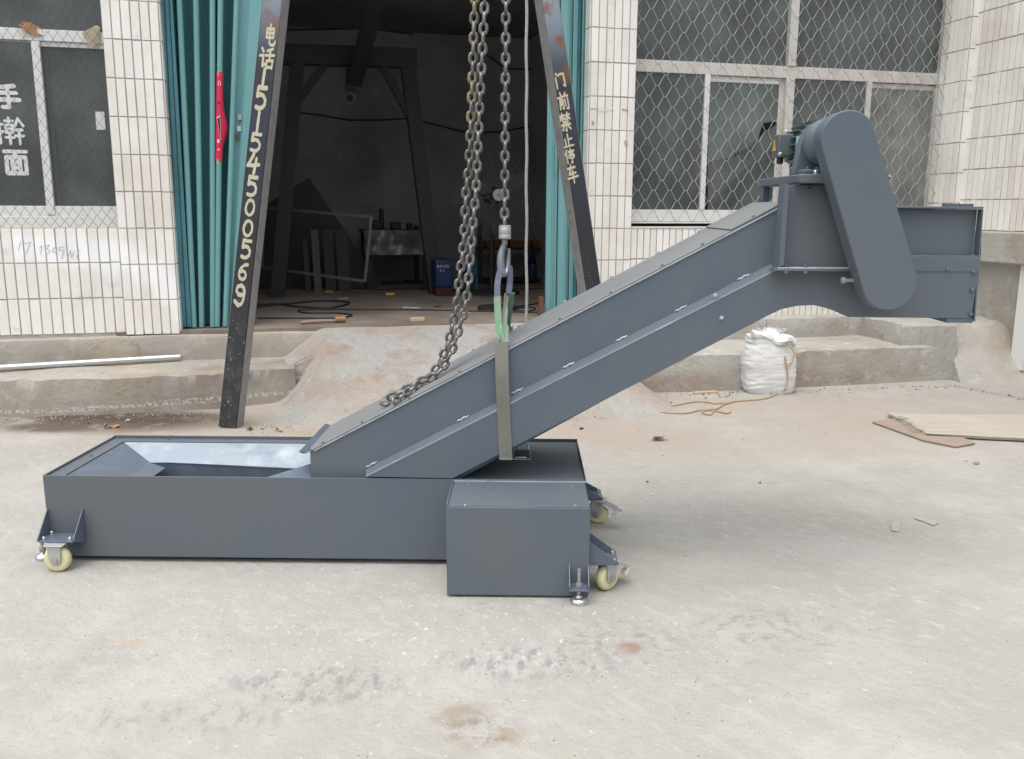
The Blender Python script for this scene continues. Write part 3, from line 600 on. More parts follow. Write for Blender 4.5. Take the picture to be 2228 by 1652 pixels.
bx('jamb',xb4-.03,xb4+.015,YR,YR+.05,zr0+.076,zr1-.001,'alu_worn'); bx('jamb',xb4+.03,xR,YR,YR+.05,zr2+.001,3.4,'alu_worn')
bx('head_rail',rp1,xR,YR,YR+.06,3.4,3.5,'alu_worn')
bx('sash_rail',xb1+.023,xc-.037,YR+.03,YR+.048,zr1-.045,zr1-.004,'alu'); bx('sash_rail',xb2+.023,xb4-.03,YR+.03,YR+.048,zr1-.05,zr1-.004,'alu_worn')
bx('pane',rp1,xc-.036,YR+.03,YR+.034,zr2,3.4,'glass',0); bx('pane',xc+.036,xR,YR+.03,YR+.034,zr2,3.4,'glass',0)
bx('pane',rp1,xb1-.02,YR+.012,YR+.016,zr0+.07,zr1,'glass',0)
bx('pane',xc+.036,xb2-.02,YR+.012,YR+.016,zr0+.07,zr1,'glass',0)
bx('pane',xb2+.02,xb4-.03,YR+.03,YR+.034,zr0+.07,zr1-.04,'glass_pale',0)
def pane(pts,m,nm,lb=None):
    q=[FL(x,y,YR+.036) for x,y in pts]; mb=MB(); mb.prism([(a.x,YR+.036,a.z) for a in q],(0,.004,0)); return obj(nm,mb,m,w,label=lb)
pane([(1547,160),(1702,166),(1700,262),(1660,268),(1640,330),(1622,342),(1605,330),(1590,345),(1540,352)],'glass_dirty','pane','broken pane with a jagged lower edge')
pane([(1538,474),(1560,430),(1600,385),(1640,352),(1690,322),(1692,352),(1650,395),(1610,430),(1580,474)],'glass_dirty','shard')
pane([(1540,353),(1600,340),(1700,262),(1700,474),(1540,474)],'glass','pane')
pane([(1640,455),(1690,380),(1698,470),(1640,474)],'glass_dirty','shard')
# cut the pieces of tape, cable loop and yellow fruit seen behind the panes
for (px,py) in ((1455,452),(1440,449)):
    mb=MB(); c=FL(px,py,YR+.14); mb.lathe((c.x,c.y,c.z-.03),(0,0,1),[(0,0),(.03,.008),(.038,.03),(.03,.055),(0,.062)],14); single('yellow_jar',mb,'yellow','yellow round jar on the inner sill, %s of the two'%('right' if px>1450 else 'left'),'jar',FM,sm=True)
# inner security bars
t=thing('inner_bars','pale inner security bars standing behind the right window','bars',FM)
x=fx(1745,150,YR+.5)
mbt=MB(); zz=fzz(1800,65,YR+.5)
while x<xR+.3:
    obj('bar',MB().box(x-.006,x+.006,YR+.5,YR+.512,zr0,zz),'alu_worn',t); x+=.088
bx('rail',fx(1660,60,YR+.5),xR+.3,YR+.498,YR+.514,zz,zz+.03,'alu_worn',par=t)
t=thing('window_grille','pale crimped wire security mesh over the right window','grille',FM)
gx0,gx1,gz0=rp1+.003,xb4+.03,zs2+.015; pw_,ph_=.131,.152; k=0; z=gz0
while z<3.4:
    pts=[]; x=gx0-.006; j=0; zj_=random.uniform(-.003,.003)
    while x<gx1:
        sg=1 if (j+k)%2==0 else -1
        zz=z+sg*(ph_/4-.0015)+zj_; e_=.011
        pts+=[(min(gx1,max(gx0,x-e_)),.055+.002*sg,zz),(min(gx1,max(gx0,x+e_)),.055+.002*sg,zz)]; x+=pw_/2; j+=1
    pts=[p for p in pts if gz0-.02<p[2]]
    if len(pts)>2: obj('wire',MB().tube(pts,.0025,5),'wire_light',t)
    z+=ph_/2; k+=1
# --- right side wall (runs towards the camera)
s1=FL(2066,100,.06)[0]
pd=FS(2113,66,s1); yp=pd[1]; 
t=thing('tiled_pier','shallow tiled corner pilaster between the right window and the side wall','pier',FM)
s2=s1+.052; zpb=.40
mb=MB(); mb.box(s1,s2+.3,yp,.35,zpb,ZT); obj('backing',mb,'grout',t)
zref=FS(2106,109-2,s1)[2]; zt3=zref+ROW*6
lay(t,yp+.004,.02+YL+.1,zt3,14,(YL+.12-yp)/5,s1,side=True)
me=tilemesh(.046,ROW-.007)
for r in range(14): obj('tile',me,None,t,loc=(s1+.026,yp,zt3-ROW*(r+.5)),rot=(0,0,0))
t=thing('tiled_wall','white tiled side wall at the right edge, running towards the viewer','wall',FM)
zbs=FS(2180,503,s2)[2]; ye=-4.2
mb=MB(); mb.box(s2,s2+.3,ye,yp-.001,zbs,ZT); obj('backing',mb,'grout',t)
zr_=FS(2126,111,s2)[2]; nn=int((zr_-zbs)/ROW); 
q=zbs+ROW*10
lay(t,-1.9,yp-.004,q,10,.0605,s2,side=True)
# beam ledge under it, and recessed plaster below
mb=MB(); mb.box(s2-.10,s2+.3,-1.35,.0,zbs-.235,zbs-.002); single('concrete_ledge',mb,'curb_pale','thick pale concrete ledge under the tiled side wall','ledge',FM,bev=.012)
mb=MB(); mb.box(s2+.02,s2+.3,-4.2,.0,-.05,zbs-.236); single('plaster_wall',mb,'curb_pale','rough pale plaster wall in the shadow beneath the ledge','wall',FM)
mb=MB(); a=FS(2221,640,s2-.03); mb.box(s2-.04,s2+.01,a[1]-.10,a[1]+.02,.10,zbs-.24); single('white_board_strip',mb,'white','upright white strip at the right edge below the ledge','strip',FM,bev=.004)
# wall mass above doorway and behind everything
mb=MB(); xd0=pb; xd1=rp0
mb.box(xd0+.001,xd1-.001,.02,.3,3.3,ZT); single('door_lintel',mb,'curb_pale','plain lintel above the doorway','lintel',FM)
mb=MB(); mb.box(x0,pa,.02,.3,3.5,ZT); mb.box(rp1,s1+.3,.02,.3,3.5,ZT); single('upper_wall',mb,'curb_pale','plain wall above the two windows','wall',FM)
#@@ROOM
# ================================================================ WORKSHOP INSIDE
zf=.43; YB=3.9
fx0,fx1=FL(300,600)[0]-2.2, s1+.6
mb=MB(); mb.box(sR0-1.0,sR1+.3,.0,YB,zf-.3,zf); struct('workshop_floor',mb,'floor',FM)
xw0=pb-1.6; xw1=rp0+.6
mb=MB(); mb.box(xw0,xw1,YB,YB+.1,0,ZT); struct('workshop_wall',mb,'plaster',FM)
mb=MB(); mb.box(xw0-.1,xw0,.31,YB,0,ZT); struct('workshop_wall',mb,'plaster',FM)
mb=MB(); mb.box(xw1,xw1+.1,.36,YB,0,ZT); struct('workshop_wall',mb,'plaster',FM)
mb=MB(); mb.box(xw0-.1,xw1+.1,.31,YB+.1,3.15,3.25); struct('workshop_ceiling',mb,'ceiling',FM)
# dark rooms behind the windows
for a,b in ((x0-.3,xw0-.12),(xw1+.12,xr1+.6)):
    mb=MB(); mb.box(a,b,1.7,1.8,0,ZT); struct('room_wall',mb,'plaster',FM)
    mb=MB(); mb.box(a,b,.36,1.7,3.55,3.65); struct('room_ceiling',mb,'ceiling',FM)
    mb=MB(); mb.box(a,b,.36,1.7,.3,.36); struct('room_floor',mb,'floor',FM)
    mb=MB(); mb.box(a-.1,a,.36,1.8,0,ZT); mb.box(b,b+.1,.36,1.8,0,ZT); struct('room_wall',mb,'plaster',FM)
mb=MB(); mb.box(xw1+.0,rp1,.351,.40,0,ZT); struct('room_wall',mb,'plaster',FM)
# folding doors
def foldpanel(root,xt0,xt1,xb0,xb1,yt,y0,zt,zb,name='panel',m='teal',n=7,depth=.05):
    """one concave leaf between two ribs"""
    vs=[];fs=[]
    for j,(a,b,z) in enumerate(((xt0,xt1,zt),(xb0,xb1,zb))):
        for i in range(n):
            t=i/(n-1); vs.append((a+(b-a)*t,y0+depth*math.sin(PI*t),z))
    for i in range(n-1): fs.append((i,i+1,n+i+1,n+i))
    vs2=[(x,y+.003,z) for x,y,z in vs]; k=len(vs)
    mb=MB(); mb.add(vs+vs2,fs+[tuple(k+i for i in reversed(f)) for f in fs]); return obj(name,mb,m,root,sm=True)
t=thing('folding_door','teal folding metal door bunched at the left of the doorway','folding door',FM)
yd=.13
top=[(352,0),(376,0),(390.5,0),(426.5,0),(462.5,0),(480,0),(515.5,0),(545,0),(562,0)]
bot=[(385,722),(418,718),(423.5,717),(439.5,717),(463,717),(473,717),(490,717),(500,717),(509,716)]
ztp=3.28; 
T=[FL(a,b,yd) for a,b in top]; B=[FL(a,b,yd) for a,b in bot]
Bz=zf+.012
def ext(i):   # extend the top point up to the lintel along the line
    a,b=T[i],B[i]; k=(ztp-b.z)/(a.z-b.z); k2=(Bz-b.z)/(a.z-b.z); return (b.x+(a.x-b.x)*k, b.x+(a.x-b.x)*k2)
E_=[ext(i) for i in range(len(T))]
mb=MB(); vs=[(E_[0][0]-.02,yd-.03,ztp),(E_[1][0],yd-.03,ztp),(E_[1][1],yd-.03,Bz),(E_[0][1]-.02,yd-.03,Bz)]; mb.prism(vs,(0,.02,0)); obj('jamb_panel',mb,'teal_dark',t)
for k in (.3,.7):
    xa=E_[0][0]+(E_[1][0]-E_[0][0])*k; xb_=E_[0][1]+(E_[1][1]-E_[0][1])*k
    mb=MB(); mb.tube([(xa,yd-.033,ztp),(xb_,yd-.033,Bz)],.0025,6); obj('seam',mb,'black',t)
for i in range(1,7):
    foldpanel(t,E_[i][0],E_[i+1][0],E_[i][1],E_[i+1][1],0,yd,ztp,Bz,depth=.17 if i<6 else .02)
for i in (2,3,4,5,6):
    mb=MB(); mb.tube([(E_[i][0],yd-.012,ztp),(E_[i][1],yd-.012,Bz-.004)],.0185,12); obj('rib',mb,'teal',t,sm=True)
mb=MB(); vs=[(E_[7][0],yd,ztp),(E_[8][0]+.06,yd,ztp),(E_[8][1]+.03,yd,Bz),(E_[7][1],yd,Bz)]; mb.prism(vs,(0,.025,0)); obj('leading_stile',mb,'teal',t)
for (px,py,m,w_,h_) in ((522,255,'steel',.028,.035),(520,280,'plate',.026,.035),(516,299,'rust',.024,.032)):
    c=FL(px,py,yd); mb=MB(); mb.box(c.x-w_/2,c.x+w_/2,yd-.004,yd-.0015,c.z-h_/2,c.z+h_/2); 
    o=obj('small_sticker',mb,m,t)
# pink sticker wrapped round a rib
def ribx(i,z): a,b=E_[i]; return b+(a-b)*(z-Bz)/(ztp-Bz)
za=FL(480,158,yd)[2]; zc=FL(474,350,yd)[2]
st=thing('wrap_sticker','pink and white torn sticker wrapped round a rib of the left folding door','sticker',FM)
vs=[];fs=[];n=14;mm=9
for j in range(n+1):
    z=za+(zc-za)*j/n; x=ribx(5,z); bulge=.03*math.exp(-((j/n-.62)/.16)**2)
    for i in range(mm):
        an=PI*(-.12+1.12*i/(mm-1)); r=.0225
        vs.append((x-math.cos(an)*r+(bulge if i>mm-3 else 0)*(1 if i==mm-1 else .4),yd-.012-math.sin(an)*r+(.012 if i==mm-1 else 0)*(bulge>.01),z))
for j in range(n):
    for i in range(mm-1): a=j*mm+i; fs.append((a,a+1,a+mm+1,a+mm))
mb=MB(); mb.add(vs,fs); obj('sheet',mb,'pink',st,sm=True)
def onrib(dx,z,w_,h_,m,nm='print',d=.0242):
    x=ribx(5,z)+dx; mb=MB(); mb.box(x-w_/2,x+w_/2,yd-.012-d,yd-.012-d+.001,z-h_/2,z+h_/2); return obj(nm,mb,m,st)
L_=za-zc
mb=MB(); z=za-L_*.13; mb.tube([(ribx(5,z)+.008*math.cos(k*.7),yd-.0365,z+.014*math.sin(k*.7)) for k in range(9)],.0022,5,closed=True); obj('print',mb,'white',st)
z=za-L_*.60
mb=MB(); mb.prism([(ribx(5,z)-.012,yd-.0365,z+.05),(ribx(5,z)+.009,yd-.0365,z+.065),(ribx(5,z)+.010,yd-.0365,z-.01),(ribx(5,z)+.006,yd-.0365,z-.10)],(0,.001,0)); obj('print',mb,'white',st)
mb=MB(); mb.prism([(ribx(5,z)-.009,yd-.0375,z+.042),(ribx(5,z)+.007,yd-.0375,z+.055),(ribx(5,z)+.008,yd-.0375,z-.012),(ribx(5,z)+.005,yd-.0375,z-.085)],(0,.001,0)); obj('print',mb,'black',st)
onrib(-.003,za-L_*.78,.014,.022,'white'); onrib(-.002,za-L_*.345,.018,.010,'black'); onrib(0,za-L_*.875,.016,.007,'white'); onrib(-.003,za-L_*.02,.02,.03,'tape','tape',.0215); onrib(-.006,za-L_*1.02,.014,.04,'tape','tape',.0215)
# right folding door
t=thing('folding_door','teal folding metal door bunched at the right of the doorway','folding door',FM)
yq=.12
seg=[(1189,400,'teal'),(1203,400,'teal'),(1215,400,'teal'),(1232,400,'teal'),(1243,400,'teal'),(1252,400,'teal_dark'),(1262,400,'teal'),(1273,400,'teal_dark'),(1281,400,'teal')]
xs=[FL(a,b,yq)[0] for a,b,_ in seg]
for i in range(len(xs)-1):
    m=seg[i][2]; yo=(.0,.012,.0,.02,.004,.03,.01,.035)[i]
    mb=MB(); mb.box(xs[i]+.002,xs[i+1]-.002,yq+yo,yq+yo+.02+.02*(i%2),Bz,ztp); obj('leaf',mb,m,t,bev=.006)
for i in (1,3,4,6):
    mb=MB(); mb.tube([(xs[i],yq-.002,Bz),(xs[i],yq-.002,ztp)],.006,8); obj('rib',mb,'teal',t,sm=True)
c=FL(1212,340,yq); a=FL(1212,318,yq); b=FL(1212,372,yq)
mb=MB(); mb.tube([(c.x-.018,yq,a.z),(c.x-.018,yq-.03,a.z),(c.x-.018,yq-.03,b.z),(c.x-.018,yq,b.z)],.006,8); obj('handle',mb,'teal',t,sm=True)
a=FL(1204,241,yq-.004); mb=MB(); mb.box(a.x-.012,a.x+.012,yq-.004,yq-.001,a.z-.03,a.z+.03); obj('small_sticker',mb,'white',t)
# inside A-frame gantry
t=thing('inner_gantry','dark steel A-frame gantry standing inside the workshop','gantry',FM)
yi=2.3
def I(px,py,y=yi): return FL(px,py,y)
def beam(root,nm,p,q,w_,m='dark_iron',par=None): return obj(nm,MB().bar(p,q,w_,w_*.8,up=(0,1,0)),m,root)
a=I(648,120); b=I(602,612); b.z=zf; beam(t,'leg',a,b,.13)
a=I(885,125); b=I(948,590); b.z=zf; beam(t,'leg',a,b,.13)
beam(t,'cross_beam',I(610,118),I(905,128),.17)
beam(t,'brace',I(710,135),I(640,230),.07); beam(t,'brace',I(832,140),I(890,250),.07)
beam(t,'brace',I(640,230),I(625,300),.05); beam(t,'brace',I(884,150),I(910,240),.05)
t=thing('ceiling_beam','dark inclined hoist beam hanging from the workshop ceiling','beam',FM)
o=beam(t,'rail',I(835,-60,1.0),I(772,175,2.2),.14); beam(t,'drop_bar',I(764,150,2.25),I(760,222,2.25),.09); 
a=I(760,215,2.2); mb=MB(); mb.tube([(a.x+.045*math.cos(k*.63),a.y-.06,a.z+.045*math.sin(k*.63)) for k in range(10)],.012,6,closed=True); obj('ring',mb,'dim_plate',t)
# wires on the back wall
wi=0
for pts in ([(640,245),(690,250),(760,262),(820,262),(890,258),(960,275),(1020,290),(1090,287),(1180,270)],[(1060,120),(1100,150),(1150,152),(1200,130)],[(620,66),(800,62),(900,75)]):
    P3=[I(x,y,YB-.03) for x,y in pts]; lb=('thin wire sagging across the middle of the back wall','thick black wire loop on the upper right of the back wall','thin wire high on the left of the back wall')[wi]; wi+=1
    single('wall_wire',MB().tube(P3,.008,5),'cable',lb,'wire',FM,sm=True)
# steel sheet leaning
mb=MB(); q=[I(580,445,3.1),I(672,386,3.1),I(835,640,3.1),I(560,640,3.1)]; q[2].z=zf;q[3].z=zf
mb.prism([tuple(v) for v in q],(0,.01,0)); single('steel_sheet',mb,'dark_iron','large dark steel sheet leaning on the back wall','metal sheet',FM)
for i,(px,w_) in enumerate(((663,.05),(684,.07),(712,.10),(742,.12))):
    a=I(px,500 if i else 520,2.7); b=I(px+8,618,2.7); b.z=zf
    single('plate_offcut',MB().bar(a,b,w_,.02,up=(0,1,0)),'dim_plate' if i==1 else 'dark_plate','dim upright plate offcut, %s of four leaning left of the table'%('leftmost','second from left','third from left','rightmost')[i],'offcut',FM)
# rectangular tube frame
t=thing('tube_frame','flat rectangular tube frame leaning on its edge across the workshop floor','frame',FM)
ya=1.9; pp=[I(575,452,2.6),I(808,472,1.9),I(794,612,1.9),I(570,582,2.6)]
for k_,(a,b) in enumerate(((0,1),(1,2),(2,3),(3,0))): obj('tube',MB().bar(pp[a],pp[b],.025,.025,up=(0,1,0)),'dim_plate',t)
# work table under plastic
t=thing('work_table','work table draped with crumpled clear plastic by the back wall','table',FM)
a=I(785,500,3.3); b=I(925,500,3.3); zt4=a.z
mb=MB(); mb.box(a.x,b.x,2.9,3.7,zt4-.03,zt4); obj('tabletop',mb,'dark_iron',t)
for xx in (a.x+.05,b.x-.05):
    for yy in (2.95,3.65): obj('leg',MB().box(xx-.025,xx+.025,yy-.025,yy+.025,zf,zt4-.031),'dark_iron',t)
vs=[];fs=[];n=30
for j in range(6):
    for i in range(n+1):
        x=a.x+(b.x-a.x)*i/n; z=zt4+.006-.05*j; vs.append((x,2.88+nz((x*3,j*.4,0),2)*.05-.01*j,z))
for j in range(5):
    for i in range(n): k=j*(n+1)+i; fs.append((k,k+1,k+n+2,k+n+1))
mb=MB(); mb.add(vs,fs); obj('plastic_cover',mb,'plastic',t,sm=True)
for i,(px,w_,h_) in enumerate(((822,.12,.10),(830,.04,.22),(860,.10,.08),(890,.05,.07),(905,.04,.05))):
    c=I(px,500,3.3); single('machine_part',MB().box(c.x-w_/2,c.x+w_/2,3.2,3.35,zt4+.001,zt4+h_),'dark_iron','dark machine part on the work table, %s of five'%('first from left','tall second from left','third from left','fourth from left','rightmost')[i],'part',FM,bev=.01)
# welder, cart
t=thing('welding_machine','dark blue welding machine with white lettering beside the inner gantry leg','welder',FM)
a=I(947,572,2.0); b=I(985,610,2.0); zt5=I(965,565,2.0).z
mb=MB(); mb.box(a.x,b.x,2.0,2.35,zf+.09,zt5); obj('case',mb,'blue',t,bev=.012)
mb=MB(); mb.box(a.x+.01,b.x-.01,2.02,2.33,zf+.0,zf+.09); obj('base',mb,'red',t)
for i_,(ch,pts) in enumerate((('B',[[(0,0),(0,100)],[(0,0),(70,10),(70,40),(0,50)],[(0,50),(80,60),(80,90),(0,100)]]),('R',[[(0,0),(0,100)],[(0,0),(75,10),(75,45),(0,50)],[(30,50),(85,100)]]),('A',[[(0,100),(45,0),(90,100)],[(20,60),(70,60)]]),('N',[[(0,100),(0,0),(85,100),(85,0)]]),('D',[[(0,0),(0,100)],[(0,0),(60,10),(80,50),(60,90),(0,100)]]))):
    c0=I(952+i_*5.4,577,1.999)
    me=strokes(pts,lambda u,v,h:(c0.x+u*.00012*1.1,1.999-h,c0.z-v*.00024),16,lift=.0008); me.materials.append(M['white']); obj('character',me,None,t)
for k_ in range(2):
    c0=I(957+k_*7,587,1.999); mb=MB(); mb.box(c0.x,c0.x+.014,1.9975,1.9985,c0.z-.02,c0.z); obj('character',mb,'steel',t)
t=thing('cyan_box','cyan metal toolbox on legs behind the hanging chains','box',FM)
a=I(1026,575,2.3); b=I(1040,600,2.3)
obj('case',MB().box(a.x-.05,b.x,2.3,2.6,b.z,a.z),'cyan',t,bev=.01)
for xx in (a.x-.04,b.x-.01):
    obj('leg',MB().box(xx-.012,xx+.012,2.32,2.35,zf,b.z),'cyan',t)
a=I(1030,440,2.28); single('standing_bar',MB().bar(I(1031,445,2.2),I(1030,572,2.2),.02,.02,up=(0,1,0)),'steel','pale upright bar standing behind the left chain','bar',FM)
# pedestal fan
t=thing('pedestal_fan','large black industrial pedestal fan facing the doorway','fan',FM)
c=I(1076,425,2.1); rf=.44
for k_ in range(13):
    rr=rf*(.22+.06*k_); dz=.07*(1-(rr/rf)**2)
    obj('guard_ring',MB().tube([(c.x+rr*math.cos(q*PI/18),c.y-.10-dz,c.z+rr*math.sin(q*PI/18)) for q in range(36)],.0026,4,closed=True),'dim_plate',t)
for k_ in range(8):
    an=k_*PI/4+.2; obj('guard_spoke',MB().tube([(c.x+.05*math.cos(an),c.y-.175,c.z+.05*math.sin(an)),(c.x+rf*.6*math.cos(an),c.y-.15,c.z+rf*.6*math.sin(an)),(c.x+rf*math.cos(an),c.y-.10,c.z+rf*math.sin(an))],.004,4),'dim_plate',t)
mb=MB(); mb.lathe((c.x,c.y-.16,c.z),(0,-1,0),[(0,0),(.055,0),(.055,.02),(0,.026)],20); obj('hub_badge',mb,'white',t,sm=True)
mb=MB(); mb.tube([(c.x+.02*math.cos(k_),c.y-.187,c.z+.012*math.sin(k_)) for k_ in range(6)],.003,4,closed=True); obj('emblem',mb,'pink',t)
for k_ in range(3):
    an=-PI/2+.02+k_*2*PI/3; d=Vector((math.cos(an),0,math.sin(an))); s_=Vector((-math.sin(an),.35,math.cos(an)))
    mb=MB(); mb.ribbon([Vector((c.x,c.y,c.z))+d*r_ for r_ in (.04,.12,.24,.36)],[.06,.10,.13,.07],.004,s_); obj('blade',mb,'dim_plate',t,sm=True)
obj('motor',MB().cyl((c.x,c.y+.0,c.z),(0,1,0),.08,.22),'dark_iron',t,sm=True)
mb=MB(); mb.tube([(c.x,c.y+.12,c.z-.05),(c.x,c.y+.12,zf+.03)],.022,10); obj('pole',mb,'dark_iron',t,sm=True)
mb=MB(); mb.lathe((c.x,c.y+.12,zf),(0,0,1),[(0,0),(.28,0),(.28,.02),(.05,.05),(0,.05)],24); obj('base',mb,'dark_iron',t,sm=True)
# shelf with orange crates at right rear
t=thing('storage_shelf','dim storage shelf against the back wall behind the fan','shelf',FM)
a=I(1040,540,3.4); b=I(1200,540,3.4)
for zz in (a.z,a.z-.35): obj('board',MB().box(a.x,b.x,3.35,3.75,zz-.02,zz),'dark_iron',t)
for xx in (a.x+.02,b.x-.02): obj('upright',MB().box(xx-.02,xx+.02,3.36,3.4,zf,a.z+.3),'dark_iron',t)
for k_ in range(3): single('storage_crate',MB().box(a.x+.1+k_*.27,a.x+.34+k_*.27,3.4,3.6,a.z+.001,a.z+.08),mat('dull_orange',(.20,.075,.03),.6),'low orange crate on the storage shelf, %s of three'%('left','middle','right')[k_],'crate',FM,bev=.006)
single('water_jug',MB().lathe(tuple(FZ(1160,612,zf)),(0,0,1),[(0,0),(.11,0),(.12,.1),(.11,.2),(.04,.26),(.04,.3),(0,.3)],18),'blue','dark blue plastic jug on the floor by the right folding door','jug',FM,sm=True)
# floor clutter inside
p=FZ(1082,674,zf); single('steel_disc',MB().cyl((p.x,p.y,zf),(0,0,1),.165,.03,40),'dark_iron','thick round steel disc lying flat on the workshop floor','disc',FM,sm=True)
def fpts(l,z=zf+.007): return [tuple(FZ(x,y,z)) for x,y in l]
def smoothpath(pts,n=8):
    pts=[Vector(p) for p in pts]; o=[]
    for i in range(len(pts)-1):
        p0=pts[max(i-1,0)];p1=pts[i];p2=pts[i+1];p3=pts[min(i+2,len(pts)-1)]
        for k in range(n):
            t=k/n; o.append(.5*((2*p1)+(-p0+p2)*t+(2*p0-5*p1+4*p2-p3)*t*t+(-p0+3*p1-3*p2+p3)*t**3))
    return o+[pts[-1]]
CB=[([(560,692),(700,692),(750,690),(765,685),(730,681),(670,681),(650,677),(680,673),(900,674),(1000,676),(1180,680)],'thin black cable snaking along the workshop doorstep'),
    ([(540,664),(600,662),(650,668),(720,670),(760,660),(740,656),(700,655),(640,660),(560,668),(540,672)],'thick black cable coiled on the floor left of the doorway'),
    ([(1120,672),(1150,668),(1165,672),(1150,677),(1120,676),(1090,672),(1160,662),(1190,655)],'brown cable loop beside the steel disc'),
    ([(760,627),(830,630),(900,627),(960,630),(1000,632),(1180,628)],'thin cable lying deep across the workshop floor'),
    ([(850,605),(880,600),(905,607),(930,602),(950,612),(900,612),(860,609)],'tangled black cable under the work table')]
for i,(l,lb) in enumerate(CB): single('cable',MB().tube(smoothpath(fpts(l)),(.006,.011,.006,.006,.01)[i],6),'cable',lb,'cable',FM,sm=True)
t=thing('hammer','old wooden-handled mallet lying on the doorway edge','hammer',FM)
a=Vector(FZ(655,702,zf+.015)); b=Vector(FZ(738,698,zf+.015)); obj('handle',MB().tube([a,(a+b)/2+Vector((0,0,.004)),b],[.013,.012,.011],8),'board_brown',t,sm=True)
c=b+(b-a).normalized()*.0; mb=MB(); mb.cyl(c-(b-a).normalized()*.03+Vector((0,.0,.01)),(b-a),.022,.075,14); obj('head',mb,'leaf',t,sm=True)
a=FZ(893,700,zf); b=FZ(924,703,zf); mb=MB(); mb.box(a.x,b.x+.015,a.y-.0,a.y+.06,zf+.001,zf+.026); single('wood_block',mb,'wood','small pale wooden block on the doorway edge','block',FM,bev=.002)
for i,(px,py,qx,qy,m) in enumerate(((875,669,892,669,'white'),(893,670,915,670,'white'),(1003,680,1022,680,'white'),(945,668,960,667,'red'),(737,651,758,648,'white'))):
    a=FZ(px,py,zf+.005); b=FZ(qx,qy,zf+.005); single('welding_rod',MB().bar(a,b,.008,.006),m,'small %s rod on the workshop floor, %s'%('red' if m=='red' else 'white',('leftmost of the pair near the doorstep','second of the pair near the doorstep','right of the hanging chain','among the doorstep cables','deepest inside')[i]),'rod',FM)
for i,(px,py) in enumerate(((716,638),(849,643))):
    a=FZ(px,py,zf); single('tape_measure',MB().box(a.x-.04,a.x+.04,a.y-.02,a.y+.03,zf+.001,zf+.025),mat('lime_plastic',(.35,.33,.02),.5) if i==0 else 'yellow','small %s tool lying deep on the workshop floor'%('lime green' if i==0 else 'yellow'),'tool',FM,bev=.006)
a=FL(1183,705,.03); 
single('timber_stop',MB().box(FL(1181,650,-.0)[0]-.02,FL(1181,650,.0)[0]+.012,.02,.06,zf,zf+.18),'rust','short rusty upright bar at the foot of the right folding door','bar',FM)
#@@POSTS
# ================================================================ LEANING STEEL POSTS WITH BRUSHED LETTERS
def post(label,top,base,wpx,dep,yaw,chars,shade):
    """front-face centre line top->base (picture points), base on the ground"""
    b=G(*base); tp=atY(top[0],top[1],b.y)
    ax=(b-tp).normalized(); tp=b-ax*3.6
    n0=Vector((math.sin(yaw),-math.cos(yaw),0)); n=(n0-ax*n0.dot(ax)).normalized(); sd=ax.cross(n); 
    if sd.x<0: sd=-sd
    w_=wpx
    t=thing('steel_post',label,'post',loc=b)
    m=Matrix.Translation(-b)
    c=[tp-sd*w_/2,tp+sd*w_/2,b+sd*w_/2,b-sd*w_/2]
    mb=MB(); mb.prism([x_-b for x_ in c],-n*dep); obj('beam',mb,'post',t,bev=.007)
    s_= 1 if shade>0 else -1
    e0=tp+sd*s_*(w_/2+.0012)-n*.004; e1=b+sd*s_*(w_/2+.0012)-n*.004
    mb=MB(); mb.prism([e0-b,e1-b,e1-n*(dep-.008)-b,e0-n*(dep-.008)-b],sd*s_*.0015); obj('side_plate',mb,'post_edge',t)
    e0=tp-sd*s_*(w_/2-.003)+n*.0006; e1=b-sd*s_*(w_/2-.003)+n*.0006
    mb=MB(); mb.tube([e0-b,e1-b],.0016,5); obj('worn_edge',mb,'post_edge',t)
    for nm,px,py,wp,hp in chars:
        q=hit(px,py,n,n.dot(b)); k=(q-Vector((0,0,H))).length/F/1.02
        ww,hh=wp*k,hp*k
        def pl(u,v,h,q=q): return tuple(q+sd*((u-50)/100*ww)+ax*((v-50)/100*hh)+n*h-b)
        me=strokes(CH[nm],pl,(26 if nm in '1' else 21) if len(nm)==1 else 13.5,lift=.0012); me.materials.append(M['lettering']); obj('character',me,None,t)
    return t
LC=[('dian',588,77,28,42),('hua',581,127,32,44),('1',574,170,22,34),('5',568.5,213,26,46),('1',562,266,22,42),('5',557,310,25,38),('4',552,357,27,42),('5',549,405,25,42),
    ('0',544.5,452,23,34),('0',540,497,24,34),('5',536,542,24,40),('6',529,591,22,36),('9',522,643,25,46)]
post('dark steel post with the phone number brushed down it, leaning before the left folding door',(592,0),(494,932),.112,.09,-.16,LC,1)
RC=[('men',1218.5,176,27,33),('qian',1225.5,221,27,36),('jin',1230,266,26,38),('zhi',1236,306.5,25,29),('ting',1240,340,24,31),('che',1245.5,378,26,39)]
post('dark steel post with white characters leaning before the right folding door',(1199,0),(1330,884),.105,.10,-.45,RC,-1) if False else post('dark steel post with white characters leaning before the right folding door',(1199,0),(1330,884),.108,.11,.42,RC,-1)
# hanging rope
a=atY(1145,-40,5.2); mbp=[atY(1144.6+ (1.6 if i%2 else 0),-40+i*74,5.2) for i in range(11)]
single('hanging_rope',MB().tube(smoothpath([tuple(p) for p in mbp],4),.009,7),'steel','thin grey rope hanging straight down beside the hook','rope',sm=True)
